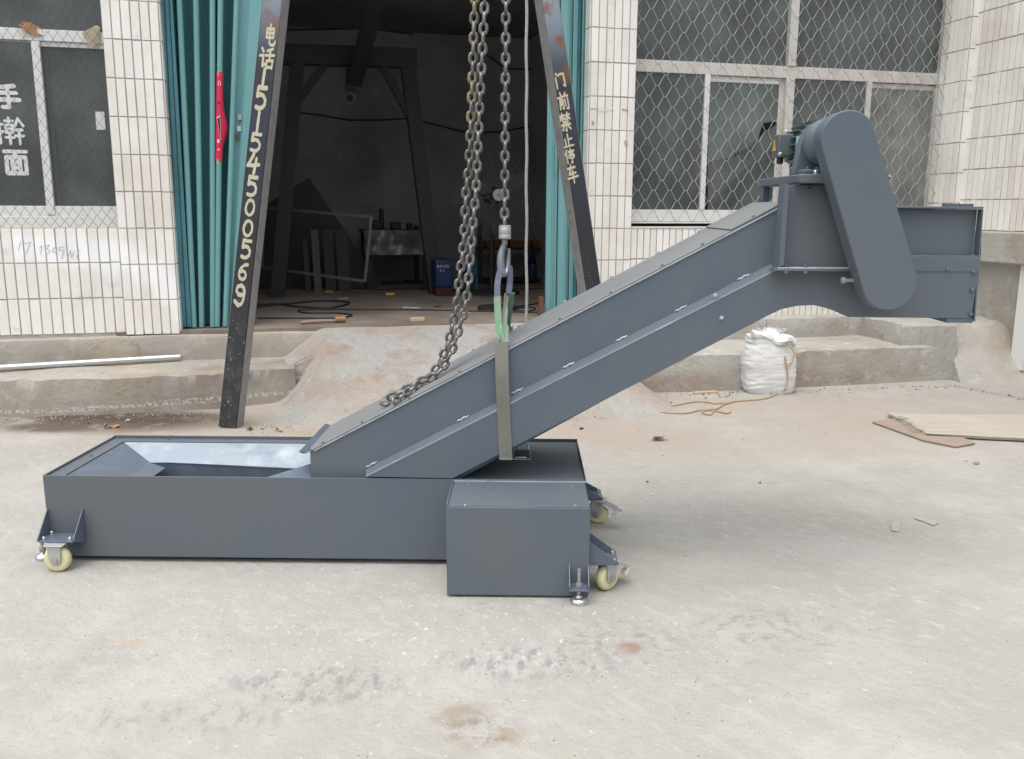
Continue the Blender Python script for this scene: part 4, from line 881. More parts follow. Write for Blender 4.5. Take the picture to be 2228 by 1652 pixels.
#@@MACHINE
# ================================================================ CONVEYOR
C=thing('chip_conveyor','long grey sheet-steel inclined conveyor on castors with a low trough and raised head','conveyor',loc=(0,0,0),rotz=-A)
fo=MZ(1262,1316,0); vf=fo.y; vb=vf+.045; 
zl=(MV(971,1102,vb).z+MV(1284,1105,vb).z)/2
vt=(MZ(988,1047,zl).y+MZ(1276,1051,zl).y)/2
zr=MV(600,1039,vt).z
uL=MV(99,1100,vt).x; uR=(MV(1276,1049,vt).x+.0)
zbt=.02
vk=(MZ(400,948,zr).y+MZ(1255,959,zr).y)/2
uI0=MV(675,1000,vt+.03).x
TH=.004
def cbox(nm,x0,x1,y0,y1,z0,z1,m='paint',bev=.0015,par=C,sm=False,lb=None):
    mb=MB(); mb.box(x0,x1,y0,y1,z0,z1); return obj(nm,mb,m,par,bev=bev,label=lb)
def poly(nm,pts,v0,v1,m='paint',bev=.0015,par=C,lb=None):   # pts (u,z)
    mb=MB(); mb.prism([(u,v0,z) for u,z in pts],(0,v1-v0,0)); return obj(nm,mb,m,par,bev=bev,label=lb)
# trough walls
cbox('front_panel',uL,uR,vt,vt+TH,zbt,zr)
cbox('back_panel',uL,uR,vk-TH,vk,zbt,zr+.004)
cbox('end_panel',uL,uL+TH,vt+TH+.0005,vk-TH-.0005,zbt,zr)
cbox('end_panel',uR-TH,uR,vt+TH+.0005,vk-TH-.0005,zbt,zr)
cbox('floor_panel',uL+TH,uR-TH,vt+TH+.001,vk-TH-.001,zbt+.002,zbt+.006)
# rim: inner flange slightly below the edge
rw=.028; zi=zr-.009
cbox('rim_flange',uL+TH+.0005,uI0+.0,vt+TH+.0005,vt+rw,zi-.003,zi)
cbox('rim_flange',uL+TH+.0005,uR-.01,vk-.05,vk-TH-.0005,zi-.003,zi)
cbox('rim_flange',uL+TH+.0005,uL+.062,vt+rw+.0005,vk-.0505,zi-.003,zi)
# inner slopes (end and back)
ub=MV(360,1015,vt+.25).x
P1=(uL+.062,vt+rw,zi-.004); P2=(uL+.062,vk-.05,zi-.004)
sb0=MZ(345,1018,zi-.13); 
mb=MB(); vs1=vk-.21; Ca=MV(326,1007,vs1); Cb=MV(360,1018,vs1-.05); Cc=MV(648,1026.5,vs1)
mb.add([P1,P2,tuple(Ca),tuple(Cb),(Cb.x,vt+rw,Cb.z),(Ca.x,vt+rw,Ca.z)],[(0,1,2,5),(5,2,3,4)]); obj('end_slope',mb,'paint_dark',C)
mb=MB(); mb.add([(uL+.062,vk-.05,zi-.004),(uI0+.2,vk-.05,zi-.004),(uI0+.2,vs1,Cc.z),(Cb.x,vs1,Cb.z+.004),(Ca.x,vs1+.002,Ca.z)],[(0,1,2,3,4)]); obj('back_slope',mb,'primer',C,label='pale primer-coated back slope with grey overspray')
poly('slot_wall',[(Ca.x,Ca.z),(Ca.x,zi-.27),(uI0+.2,zi-.27),(uI0+.2,Cc.z+.001),(Cb.x,Cb.z+.005)],vs1+.003,vs1+.007,'paint_dark',bev=0)
# deck right of the opening
zd=zr-.010
cbox('deck',uI0,uR-TH-.0005,vt+TH+.0005,vk-TH-.0005,zd-.003,zd)
mb=MB(); mb.prism([(uI0-.17,vt+.012,zd-.002),(uI0,vt+.012,zd-.002),(uI0,vt+.12,zd+.03)],(0,0,.003)); obj('corner_gusset',mb,'paint_dark',C)
# front side box
ua=(MV(971,1102,vb).x+MV(972,1293,vb).x)/2; uc=(MV(1284,1105,vb).x+MV(1281,1297,vb).x)/2
cbox('side_box',ua,uc,vb,vt-.0015,.008,zl-.002,bev=.002)
cbox('side_box_lid',ua+.005,uc-.003,vb+.004,vt-.002,zl-.0015,zl+.0005,'paint')
cbox('lid_lip',ua-.001,ua+.004,vb+.002,vt-.0025,zl-.001,zl+.005,'paint_dark',bev=0)
cbox('lid_lip',ua+.005,uR+.004,vt-.006,vt-.0015,zl+.001,zr-.004,'paint_lit',bev=0)
# bolts
def boltmesh(r=.006,h=.004,m='paint_dark'):
    mb=MB(); mb.lathe((0,0,0),(0,0,1),[(0,0),(r*1.45,0),(r*1.45,h*.3),(r,h*.3),(r,h),(r*.6,h*1.25),(0,h*1.25)],6 if h>.004 else 10); me=mb.mesh('bolt'); me.materials.append(M[m]); smooth(me,30); return me
BS=boltmesh(.0042,.0035,'paint_dark'); BL=boltmesh(.0065,.007,'paint'); BZ=boltmesh(.006,.010,'chrome'); BW=boltmesh(.0042,.0035,'chrome'); BP=boltmesh(.0055,.006,'paint_lit')
def bolt(me,p,rot=(0,0,0),par=C,nm='bolt'): return obj(nm,me,None,par,loc=p,rot=rot)
for px in (245,515,805,1080,1245,1402,1640): 
    q=MZ(px,1035,zi); bolt(BS,(q.x,vt+.016,zi if q.x<uI0 else zd),nm='screw')
for px in (375,500,700,850,1195): q=MZ(px*1.0,952,zi); bolt(BS,(q.x,vk-.018,zi),nm='screw') if q.x<uR else None
q=MZ(190,992,zi); bolt(BS,(uL+.035,q.y,zi),nm='screw')
for px,py in ((1020,1054),(1242,1058),(1012,1100),(1252,1101)):
    q=MZ(px,py,zl); bolt(BW,(q.x,q.y,zl+.0005),nm='screw')
# ---- incline: core duct
vu=vt+.03; vw=vu+.40
pA=MV(664,986,vu-.006); pB=MV(1707,441,vu-.006)
dI=Vector((pB.x-pA.x,pB.z-pA.z)).normalized(); nI=Vector((-dI.y,dI.x))
hx0=MV(1700,600,vu).x
hT=MV(2000,455,vu).z; hR=MV(2112,600,vu).x
core=[(uI0,zd+.001),(MV(1000,1042,vu).x,zd+.001),*[(lambda m_:(m_.x,m_.z+.005))(MV(x_,y_,vt)) for x_,y_ in ((1640,703),(1668,688),(1700,673),(1735,665.5),(1770,664),(1805,672),(1828,682),(1846,690))],(hR,MV(2112,690,vt).z+.006),(hR,hT),(pB.x-.004,hT),(pB.x-.004,pB.z-.006),(uI0,pA.y if False else pA.z+ (uI0-pA.x)*dI.y/dI.x-.006)]
poly('duct',core,vu,vw)
# top lid with bent lip at the foot
lp0=Vector((pA.x,pA.z)); lp1=Vector((pB.x,pB.z)); jl=MV(1590,502,vu).x; kk=(jl-pA.x)/dI.x; jp=lp0+dI*kk
def lidp(a,b,t0,t1): return [tuple(a+nI*t0),tuple(b+nI*t0),tuple(b+nI*t1),tuple(a+nI*t1)]
poly('top_lid',lidp(lp0,lp1,-.0035,-.0005),vu-.006,vw+.006,'paint_toplit',bev=.0008)
poly('upper_lid',lidp(jp,lp1,.0005,.0045),vu-.007,vw+.007,'paint_toplit',bev=.0015)
mb=MB(); e=lp0-dI*.0; f_=lp0+Vector((.001,.006)); g_=MV(712,925,vw)
mb.add([(e.x,vu-.006,e.y),(e.x,vw+.006,e.y),(f_.x-.022,vw+.006,f_.y+.0),(f_.x-.022,vu-.006,f_.y+.0)],[(0,1,2,3)]); mb.add([(e.x-.002,vu-.006,e.y-.003),(e.x-.002,vw+.006,e.y-.003),(f_.x-.024,vw+.006,f_.y-.003),(f_.x-.024,vu-.006,f_.y-.003)],[(3,2,1,0)]); obj('lid_lip',mb,'paint_dark',C)
for k_ in range(2): poly('edge_flange',lidp(lp0+dI*.03,lp1-dI*.01,-.010,-.0045),(vu-.0055) if k_==0 else vw+.001,(vu-.001) if k_==0 else vw+.0055,'paint_lit' ,bev=0)
ang=math.atan2(dI.y,dI.x)
Ltot=(lp1-lp0).length
def onlid(d,v,h=.001): q=lp0+dI*d+nI*h; return (q.x,v,q.y)
for d in (.015,.07,.23,.42,.62,.81,1.01,1.205,1.40,1.55,1.74): bolt(BS,onlid(d,vu+.008,.0005 if d<kk else .005),(0,-ang,0),nm='screw')
for d in (.06,.25,.45,.65,.85,1.05,1.25,1.45,1.62): bolt(BP,onlid(d,vw-.004,.0005 if d<kk else .005),(0,-ang,0),nm='screw')
# ---- lower cheeks (front and back), proud of the duct
cA=MV(796,1035,vt-.001); cB=MV(1690,585,vt-.001)
arc=[MV(x,y,vt) for x,y in ((985,1041),(1640,703),(1668,688),(1700,673),(1735,665.5),(1770,664),(1805,672),(1828,682),(1846,690),(2113,693))]
zc=MV(2000,556,vt).z; uE=MV(2129,600,vt).x; uE2=MV(2113,693,vt).x
ch=[(cA.x,cA.z-.004)]+[(a.x,a.z) for a in arc]+[(uE,zc),(cB.x+.02,zc),(cB.x,cB.z)]
poly('cheek',ch,vt-.002,vu-.0005,bev=.0012)
poly('cheek',ch,vw+.0005,vw+.03,bev=.0012)
dC=Vector((cB.x-cA.x,cB.z-cA.z)).normalized(); nC=Vector((-dC.y,dC.x)); c0=Vector((cA.x,cA.z)); c1=Vector((cB.x,cB.z))
poly('cheek_edge_highlight',[tuple(c0-nC*.0042),tuple(c1-nC*.0042),tuple(c1+nC*.0006),tuple(c0+nC*.0006)],vt-.0035,vt-.0021,'primer',bev=0)  # pale strip paints the bright highlight along the cheek's edge
mb=MB(); a0,a1=c0+nC*.0008,c1+nC*.0008; b0_,b1_=c0+nC*.019,c1+nC*.019
mb.prism([(a0.x,vt-.002,a0.y),(b0_.x+.004,vu-.0008,b0_.y),(a0.x,vu-.0008,a0.y)],(0,0,0),top=[(a1.x,vt-.002,a1.y),(b1_.x,vu-.0008,b1_.y),(a1.x,vu-.0008,a1.y)]); obj('cheek_ledge',mb,'paint',C)
# weld beads on the ledge
for px,py in ((812,1018),(1010,917),(1128,857),(1238,797),(1352,737),(1480,668),(1615,598)):
    q=MV(px,py,vu-.002); d=(Vector((q.x,q.z))-c0).dot(dC)
    mb=MB(); mb.tube([(lambda w_:(w_.x,vu-.0025-.001*math.sin(i_*2.1),w_.y))(c0+dC*(d+(i_-4)*.0058)+nC*(.021+.0016*math.sin(i_*1.7))) for i_ in range(9)],[.001,.003,.0038,.0032,.004,.0034,.004,.003,.001],6); obj('weld_bead',mb,'paint_lit',C,sm=True)
for px,py in ((1556,643),(1570,692),(2117,592+0),(2114,631),(2111,684),(2060,586)):
    q=MV(px,py,vt-.002); bolt(BP if px<1600 else BL,(q.x,vt-.002,q.z),(PI/2,0,0))
# head box flanges
zt_h=MV(2140,449,vt).z; uH=MV(2140,449,vt).x
cbox('top_flange',MV(1935,440,vt).x,uH,vt-.002,vt+.02,hT+.0015,hT+.0085)
cbox('head_top',pB.x+.01,uH-.004,vt+.021,vw+.02,hT+.001,hT+.006)
mb=MB(); q1=MV(2140,449,vt);q2=MV(2117,697,vt); z1_=hT+.0005
mb.prism([(q1.x,vt-.002,z1_),(q1.x-.004,vt-.002,z1_),(uE-.001,vt-.002,MV(2113,697,vt).z),(uE+.004,vt-.002,MV(2113,700,vt).z)],(0,.03,0)); obj('end_flange',mb,'paint',C)
mb=MB(); mb.prism([(q1.x-.0045,vt,z1_),(hR+.004,vu+.003,z1_),(hR+.004,vu+.003,zc+.002),(uE+.001,vt,zc+.002)],(0,.004,0)); obj('end_cheek',mb,'paint',C)
cbox('bottom_lip',MV(2060,697,vt).x,uE2+.006,vt+.0,vw,MV(2100,701,vt).z-.003,MV(2100,693,vt).z,'paint_dark')
cbox('seam_plate',MV(1930,590,vt).x,uE-.002,vt-.0045,vt-.0022,MV(2000,591,vt).z,zc-.004)
for px in (2070,2105):
    q=MV(px,440,vt+.03); cbox('hinge_tab',q.x-.022,q.x+.022,vt+.03,vt+.05,hT+.0085,hT+.018,'paint')
# ---- drive mount frame on the front
vm=vt-.055
mu0=MV(1712,400,vm).x; mu1=MV(1860,400,vm).x+.02; mz1=MV(1750,400,vm).z; mz0=MV(1750,586,vm).z
mb=MB(); mb.prism([(mu0-.0,vm,mz1),(mu0+.004,vm,mz1),(mu0-.006,vm,mz0),(mu0-.012,vm,mz0)],(0,.085,0)); obj('mount_side',mb,'paint',C,bev=.001)
cbox('mount_edge',mu0-.009,mu0+.006,vm-.003,vm-.0005,mz0+.012,mz1-.002,'paint',bev=0)
cbox('mount_back',mu0+.004,mu1,vt-.006,vt-.0025,mz0,mz1-.003)
cbox('mount_bottom',mu0-.026,mu1,vm-.008,vt-.003,mz0-.006,mz0)
cbox('mount_bottom_plate',mu0-.012,mu1,vm-.002,vt-.007,mz0+.0005,mz0+.0055,'paint_lit')
for px in (1713,1755): q=MV(px,578,vm); bolt(BL,(q.x,vm+.012,mz0+.0056)); bolt(BP,(q.x,vm+.008,mz0-.0062),(PI,0,0))
q=MV(1762,408,vt-.006); bolt(BL,(q.x,vt-.006,MV(1762,413,vt-.006).z),(PI/2,0,0)); 
# motor base tray
vtr=vm-.004; tu0=MV(1739,390,vtr).x; tz1=MV(1760,379,vtr).z; tz0=mz1+.002
tback=vw+.01
cbox('motor_tray',tu0,mu1+.0,vtr,tback,tz0,tz1,bev=.004)
# support frame on the left below the tray
cbox('tray_support',tu0+.004,tu0+.03,tback-.05,tback-.004,tz0-.085,tz0-.001,'paint')
cbox('tray_support',tu0+.032,mu1,vt+.03,vt+.036,tz0-.075,tz0-.001,'paint_dark')
# belt guard
vg=vm-.085; vg1=vm-.006
tc=MV(1845.5,300,vg); bc=MV(1937,617,vg); r1=55.5*(tc.y)/F/.985; r2=59.5*(bc.y)/F/1.01
def stadium(c1,r1,c2,r2,n=28):
    d=math.hypot(c2[0]-c1[0],c2[1]-c1[1]); base=math.atan2(c2[1]-c1[1],c2[0]-c1[0]); off=math.acos((r1-r2)/d)
    pts=[]
    for i in range(n+1):
        a=base+off+(2*PI-2*off)*i/n; pts.append((c1[0]+r1*math.cos(a),c1[1]+r1*math.sin(a)))
    for i in range(n+1):
        a=base-off+2*off*i/n; pts.append((c2[0]+r2*math.cos(a),c2[1]+r2*math.sin(a)))
    return pts
poly('belt_guard',stadium((tc.x,tc.z),r1,(bc.x,bc.z),r2),vg,vg1,bev=.004)
q=MV(1834,609,vm); mb=MB(); mb.tube([(q.x-.005,vm-.02,q.z),(q.x+.06,vm-.02,q.z)],.006,8); obj('tension_bolt',mb,'steel',C,sm=True)
mb=MB(); mb.lathe((q.x-.013,vm-.02,q.z),(1,0,0),[(0,0),(.011,0),(.011,.012),(0,.012)],6); obj('tension_nut',mb,'steel',C)
q=MV(1929,388,vm); mb=MB(); mb.tube([(q.x-.03,vm-.02,q.z),(q.x+.004,vm-.02,q.z+.004)],.004,8); mb.lathe((q.x-.004,vm-.02,q.z+.002),(1,0,.15),[(0,0),(.009,0),(.009,.007),(0,.007)],6); obj('wing_bolt',mb,'forged',C)
# motor
mc=MV(1845.5,300,vg); r0=.070
mot=obj('motor',MB().lathe((mc.x,vt+.115,mc.z),(0,1,0),[(0,0),(r0,0),(r0*.97,.19),(r0*.93,.20),(r0*.93,.24),(r0*.6,.262),(0,.262)],32),'motorpaint',C,sm=True)
for i_ in range(20):
    an=PI*.30+i_*PI*1.4/19*1.0; an=2*PI*i_/20
    d=Vector((math.cos(an),0,math.sin(an))); p_=Vector((mc.x,0,mc.z))+d*(r0+.006); 
    mb=MB(); mb.bar((p_.x,vt+.150,p_.z),(p_.x,vt+.300,p_.z),.0035,.016,up=d); obj('fin',mb,'motorpaint',mot)
mb=MB(); mb.lathe((mc.x,vt-.0,mc.z),(0,1,0),[(0,0),(r0*.8,0),(r0*.84,.02),(r0*1.06,.035),(r0*1.12,.045),(r0*1.12,.062),(r0*1.02,.075),(0,.075)],36); obj('end_bell',mb,'paint',mot,sm=True)
mb=MB(); mb.lathe((mc.x,vg1+.0005,mc.z),(0,1,0),[(0,0),(r0*.72,0),(r0*.74,.03),(r0*.8,vt-.0005-vg1),(0,vt-.0005-vg1)],30); obj('shaft_housing',mb,'paint',mot,sm=True)
hb=mc.z-tz1
cr=[(mc.x-.098,tz1+.0005),(mc.x+.085,tz1+.0005),(mc.x+.075,mc.z),(mc.x+.05,mc.z+.062),(mc.x-.05,mc.z+.062),(mc.x-.082,mc.z-.0)]
poly('motor_bracket',cr,vt+.076,vt+.116,'paint',bev=.006,par=mot)
cbox('motor_foot',mc.x-.085,mc.x-.02,vt+.01,vt+.0755,tz1+.0005,tz1+.018,'paint',bev=.004,par=mot)
for du in (-.065,-.035): bolt(BL,(mc.x+du,vt+.03,tz1+.018),par=mot)
bolt(BZ,(mc.x-.055,vt-.02,tz1+.0005),par=mot)
tbv=vt+.19; tz_a=MV(1700,291,tbv).z; tz_b=MV(1700,341,tbv).z
tu_a=MV(1694,316,tbv).x; tu_b=MV(1729,316,tbv).x
box_=cbox('terminal_box',tu_a,tu_b,tbv,tbv+.085,tz_b,tz_a,'motorpaint',bev=.005,par=mot)
mb=MB(); zz=(tz_a+tz_b)/2+.004; mb.prism([(tu_a-.0012,tbv+.030,zz-.020),(tu_a-.0012,tbv+.066,zz-.020),(tu_a-.0012,tbv+.048,zz+.018)],(-.0012,0,0)); obj('warning_label',mb,'yellow',mot)
mb=MB(); mb.prism([(tu_a-.0026,tbv+.045,zz-.010),(tu_a-.0026,tbv+.051,zz-.010),(tu_a-.0026,tbv+.048,zz+.009)],(-.0006,0,0)); mb.box(tu_a-.0032,tu_a-.0026,tbv+.045,tbv+.051,zz-.016,zz-.012); obj('warning_mark',mb,'black',mot)
mb=MB(); mb.lathe((tu_a+.016,tbv+.03,tz_b-.024),(0,0,1),[(0,0),(.009,0),(.012,.006),(.012,.022),(0,.024)],12); obj('cable_gland',mb,'black',mot,sm=True)
bolt(BZ,(tu_a+.006,tbv-.0005,tz_b+.008),(PI/2,0,0),par=mot); bolt(BZ,(tu_a+.026,tbv+.01,tz_a),par=mot)
mb=MB(); q0=MV(1731,297,vt+.15); q1=MV(1741,334,vt+.15); mb.box(q0.x,q1.x,vt+.140,vt+.1415,q1.z,q0.z); obj('name_plate',mb,'plate',mot)
# ---- castor brackets
def gus(pts,d,nm='bracket_gusset',par=C): mb=MB(); mb.prism(pts,d); return obj(nm,mb,'paint_dark',par,bev=.0008)
CAST=[]
def caster(loc_,rotz,brake=False,R_=.0455):
    """wheel axis along local y, stem at origin; z=0 ground"""
    ft=R_+.052
    fork=MB(); w_=.021
    for s_ in (-1,1):
        y0=s_*w_; prof=[(-.024,ft),(.024,ft),(.020,R_+.0),(.014,R_-.014),(-.0,R_-.019),(-.014,R_-.014),(-.020,R_)]
        fork.prism([(x_,y0-.0015,z_) for x_,z_ in prof],(0,.003,0))
    fork.box(-.024,.024,-w_+.0016,w_-.0016,ft-.003,ft); fork.box(-.034,.034,-.030,.030,ft+.0005,ft+.0045)
    root=obj('caster',fork,'forkgrey',C,loc=loc_,rot=(0,0,rotz),bev=.0012)
    mb=MB(); mb.lathe((0,-.0155,R_),(0,1,0),[(0,0),(R_*.55,0),(R_*.72,-.001),(R_*.9,.001),(R_,.007),(R_,.024),(R_*.9,.030),(R_*.72,.032),(R_*.55,.031),(0,.031)],36); obj('wheel',mb,'nylon',root,sm=True)
    mb=MB(); mb.lathe((0,-.029,R_),(0,1,0),[(0,0),(.011,0),(.011,.006),(.004,.007),(.004,.052),(.011,.052),(.011,.058),(0,.058)],8); obj('axle',mb,'steel',root)
    if brake:
        mb=MB(); mb.prism([(.005,-.03,ft-.004),(.078,-.03,ft-.034),(.080,-.03,ft-.030),(.01,-.03,ft+.0)],(0,.060,0)); mb.prism([(.078,-.018,ft-.034),(.100,-.018,ft-.040),(.101,-.018,ft-.037),(.080,-.018,ft-.030)],(0,.036,0)); obj('brake_pedal',mb,'chrome',root,bev=.002)
        mb=MB(); mb.prism([(.068,-.022,ft-.062),(.088,-.022,ft-.055),(.083,-.022,ft-.040),(.066,-.022,ft-.048)],(0,.018,0)); obj('brake_tab',mb,'white',root,bev=.001)
    return root
def leveler(u,v,zp,nm='levelling_foot',rz=1.0):
    root=obj(nm,MB().lathe((0,0,0),(0,0,1),[(0,0),(.026,0),(.0275,.004),(.027,.011),(.022,.017),(.012,.021),(.009,.028),(0,.028)],28),'chrome',C,sm=True,loc=(u,v,0))
    mb=MB(); mb.tube([(0,0,.0285),(0,0,zp+.062)],.0058,12); obj('threaded_rod',mb,'steel',root,sm=True)
    mb=MB(); mb.lathe((0,0,zp+.001),(0,0,1),[(0,0),(.0115,0),(.0115,.012),(0,.012)],6); obj('nut',mb,'steel',root)
    return root
# front left
g0=MV(106,1106,vt); g1=MV(182,1105,vt); zg=g1.z
vo=vt-.085; ztp_=.0455+.052+.0055
xgl=MV(80,1180,vo).x; xgr=MV(158,1180,vo).x
gus([(xgl,vt-.0005,zg),(xgl,vt-.0005,ztp_+.004),(xgl,vo,ztp_+.004),(xgl,vo,ztp_+.010)],(.004,0,0)); gus([(xgr,vt-.0005,zg),(xgr,vt-.0005,ztp_-.03),(xgr,vo,ztp_+.004),(xgr,vo,ztp_+.010)],(.004,0,0))
cbox('bracket_plate',xgl+.0045,xgr-.0005,vo,vt-.0005,ztp_,ztp_+.005,'paint_dark',bev=.0008)
for uu in (xgl+.017,xgr-.016):
    for vv in (vo+.014,vt-.018): bolt(BZ,(uu,vv,ztp_+.005))
caster((-1.622,2.876,0),.0)
lv=leveler(MV(93,1203,vt+.02).x,vt+.02,.03)
# box front foot
wq0=MV(1238,1250,vb-.03).x; wq1=MV(1282,1250,vb-.03).x; zq1=MV(1260,1228,vb-.002).z; zq0=MV(1260,1280,vb-.04).z
gus([(wq0,vb-.0005,zq1),(wq0,vb-.0005,zq0),(wq0,vb-.055,zq0),(wq0,vb-.055,zq0+.012)],(.004,0,0)); gus([(wq1-.004,vb-.0005,zq1),(wq1-.004,vb-.0005,zq0),(wq1-.004,vb-.055,zq0),(wq1-.004,vb-.055,zq0+.012)],(.004,0,0))
cbox('bracket_plate',wq0-.001,wq1+.001,vb-.057,vb-.0005,zq0-.0055,zq0-.0005,'paint_dark',bev=.0008)
leveler((wq0+wq1)/2,vb-.032,zq0)
# right end casters
def endbracket(v0,v1,uw=uR,zt_=.175):
    zt_=zt_; u0,u1=uw+.0005,uw+.10
    gus([(u0,v0,zt_),(u0,v0,ztp_),(u1,v0,ztp_+.003),(u1,v0,ztp_+.009)],(0,.004,0)); gus([(u0,v1,zt_),(u0,v1,ztp_),(u1,v1,ztp_+.003),(u1,v1,ztp_+.009)],(0,.004,0))
    cbox('bracket_plate',u0,u1,v0+.0045,v1-.0005,ztp_,ztp_+.005,'paint_dark',bev=.0008)
    for uu in (u0+.02,u1-.014):
        for vv in (v0+.018,v1-.014): bolt(BZ,(uu,vv,ztp_+.005))
endbracket(2.724,2.826,uw=uc,zt_=MV(1285,1179,2.724).z); caster((MV(1321,1259,2.77).x,2.772,0),.75,brake=True)
endbracket(3.39,3.49,uw=uR,zt_=MV(1281,1056,3.39).z); caster((MV(1300,1118,3.40).x,3.41,0),-.35,brake=True)
endc=MV(1300,1075,vk-.11)
# flush handle on the deck
q0=MZ(1117,1001,zd); q1=MZ(1153,999,zd); q2=MZ(1150,981,zd); 
cbox('handle_recess',q0.x,q1.x,q1.y-.004,q2.y+.012,zd+.0005,zd+.0025,'black',bev=0)
mb=MB(); mb.tube([(q0.x,q0.y,zd+.003),(q1.x,q0.y,zd+.003),(q1.x,q2.y+.01,zd+.003),(q0.x,q2.y+.01,zd+.003)],.0022,6,closed=True); obj('handle_frame',mb,'chrome',C)
mb=MB(); mb.tube(smoothpath([(q0.x+.01,q2.y,zd+.005),(q0.x+.02,q2.y,zd+.028),(q1.x-.012,q2.y,zd+.026),(q1.x-.004,q2.y-.006,zd+.006)],5),.0028,6); mb.tube([(q0.x+.008,q0.y+.012,zd+.006),(q1.x-.014,q0.y+.012,zd+.006)],.005,8); obj('handle_bail',mb,'chrome',C,sm=True)
#@@RIG
# ================================================================ CHAINS, HOOK, SLING
WM=Matrix.Rotation(-A,4,'Z')
def linkmesh(pitch=.0325,wd=.0325,r=.0052):
    hw=wd/2-r; hl=(pitch+2*r)/2-r; sl=hl-hw; pts=[]
    for i in range(9): a=PI*i/8; pts.append((hw*math.cos(a),0,sl+hw*math.sin(a)))
    for i in range(9): a=PI+PI*i/8; pts.append((hw*math.cos(a),0,-sl+hw*math.sin(a)))
    mb=MB(); mb.tube(pts,r,8,closed=True); return mb
CP=.0325
LM=linkmesh(CP,.0345,.0062).mesh('link'); LM.materials.append(M['chain']); smooth(LM,80)
LMY=linkmesh(CP,.0345,.0062).mesh('link'); LMY.materials.append(M['chain_yellow']); smooth(LMY,80)
def hang(path,root,yel=0,start=0,facedir=Vector((0,-1,0)),flat=0,mes=None):
    """place links along path (local space of root)"""
    path=smoothpath(path,10); L=[0]
    for a,b in zip(path,path[1:]): L.append(L[-1]+(b-a).length)
    def at(d):
        for i in range(len(L)-1):
            if d<=L[i+1]: return path[i]+(path[i+1]-path[i])*((d-L[i])/(L[i+1]-L[i]+1e-9))
        return path[-1]
    n=int(L[-1]/CP); twist=random.uniform(-.1,.1)
    for i in range(n):
        d=(i+.5)*CP; p_=at(d); tng=(at(min(L[-1],d+CP/2))-at(max(0,d-CP/2))).normalized()
        x=(tng.cross(facedir)).normalized(); y=tng.cross(x)
        twist+=random.uniform(-.05,.05); a=(PI/2 if (i+start)%2 else 0)+twist*.6+(.0 if not flat else 0)
        xx=x*math.cos(a)+y*math.sin(a); yy=tng.cross(xx)
        m=Matrix((xx,yy,tng)).transposed().to_4x4(); m.translation=p_
        mes=LMY if i<yel and random.random()<1-i/yel*.5 else LM
        o=obj('link',mes,None,root); o.matrix_local=m
vh=vu+.175
t=thing('hoist_chain','single taut steel chain holding the lifting hook','chain',loc=(0,0,0),rotz=-A)
pt=MV(1101,-60,vh); pb_=MV(1097.5,503,vh)
hang([pt,(pt*2+pb_)/3,(pt+pb_*2)/3,pb_],t)
def LIDP(px,py,h=.014):   # point on the inclined lid
    nn=Vector((nI.x,0,nI.y)); q=lp0+nI*h
    n_w=WM.to_3x3()@nn; p0=WM@Vector((q.x,0,q.y)); return loc(hit(px,py,n_w,n_w.dot(p0)))
t=thing('slack_chain','doubled slack steel chain drooping onto the conveyor lid','chain',loc=(0,0,0),rotz=-A)
lA=[(885,845),(838,871)]; lB=[(911,836),(848,881)]
eA=[LIDP(x,y) for x,y in lA]; eB=[LIDP(x,y) for x,y in lB]
v1=eA[0].y; v2=eB[0].y
def up(l,vv,ve):
    n=len(l); return [MV(x,y,vv+(ve-vv)*(i/(n-1))**2) for i,(x,y) in enumerate(l)]
SA=[(1034,-60),(1032,25),(1026,220),(1019.6,366),(1014.6,406),(1008,532),(999,608),(994,659),(984,709),(971,758),(946,806),(918,828)]
SB=[(1056,-60),(1054,15),(1044,215),(1037.5,366),(1035,419),(1027,507),(1021,583),(1017,634),(1008,684),(997,722),(985,758),(963,800),(938,822)]
hang(up(SA,vh+.02,v1)+eA,t,yel=15); hang(up(SB,vh-.01,v2)+eB,t,start=1)
eq=LIDP(838,879,.011); 
o=obj('link',LM,None,t,loc=eq,rot=(PI/2,0,.9))
# hook
t=thing('lifting_hook','steel lifting hook with swivel collar at the end of the taut chain','hook',loc=(0,0,0),rotz=-A)
cp=MV(1098.5,505,vh); zc0=MV(1098,520,vh).z; zc1=MV(1098,490,vh).z
mb=MB(); mb.lathe((cp.x,cp.y,zc0),(0,0,1),[(0,0),(.019,0),(.0215,.002),(.0215,(zc1-zc0)*.3),(.0208,(zc1-zc0)*.32),(.0215,(zc1-zc0)*.34),(.0215,(zc1-zc0)*.78),(.0208,(zc1-zc0)*.8),(.021,(zc1-zc0)*.96),(.018,zc1-zc0),(0,zc1-zc0)],28); obj('collar',mb,'steel',t,sm=True)
hk=[(1098,521,0,.0085),(1098,531,0,.0088),(1094,541,.002,.0100),(1090.5,555,.0,.0120),(1089.5,572,-.004,.0128),(1091,587,-.006,.0125),(1096,596,-.006,.0115),(1101,594,-.002,.0102),(1104,584,.006,.0088),(1105.5,566,.012,.0075),(1106.5,550,.016,.0062),(1107.5,541,.018,.0045)]
pts=[MV(x,y,vh+dv) for x,y,dv,_ in hk]; P_=smoothpath(pts,3); rr=[]
for i in range(len(hk)-1):
    for k in range(3): rr.append(1.12*(hk[i][3]+(hk[i+1][3]-hk[i][3])*k/3))
rr.append(hk[-1][3]); mb=MB(); mb.tube(P_,rr,12); obj('hook_body',mb,'forged',t,sm=True)
mb=MB(); mb.tube([MV(1102,533,vh-.008),MV(1103.5,548,vh-.006),MV(1102,560,vh-.004)],.0028,6); obj('latch',mb,'dark_iron',t)
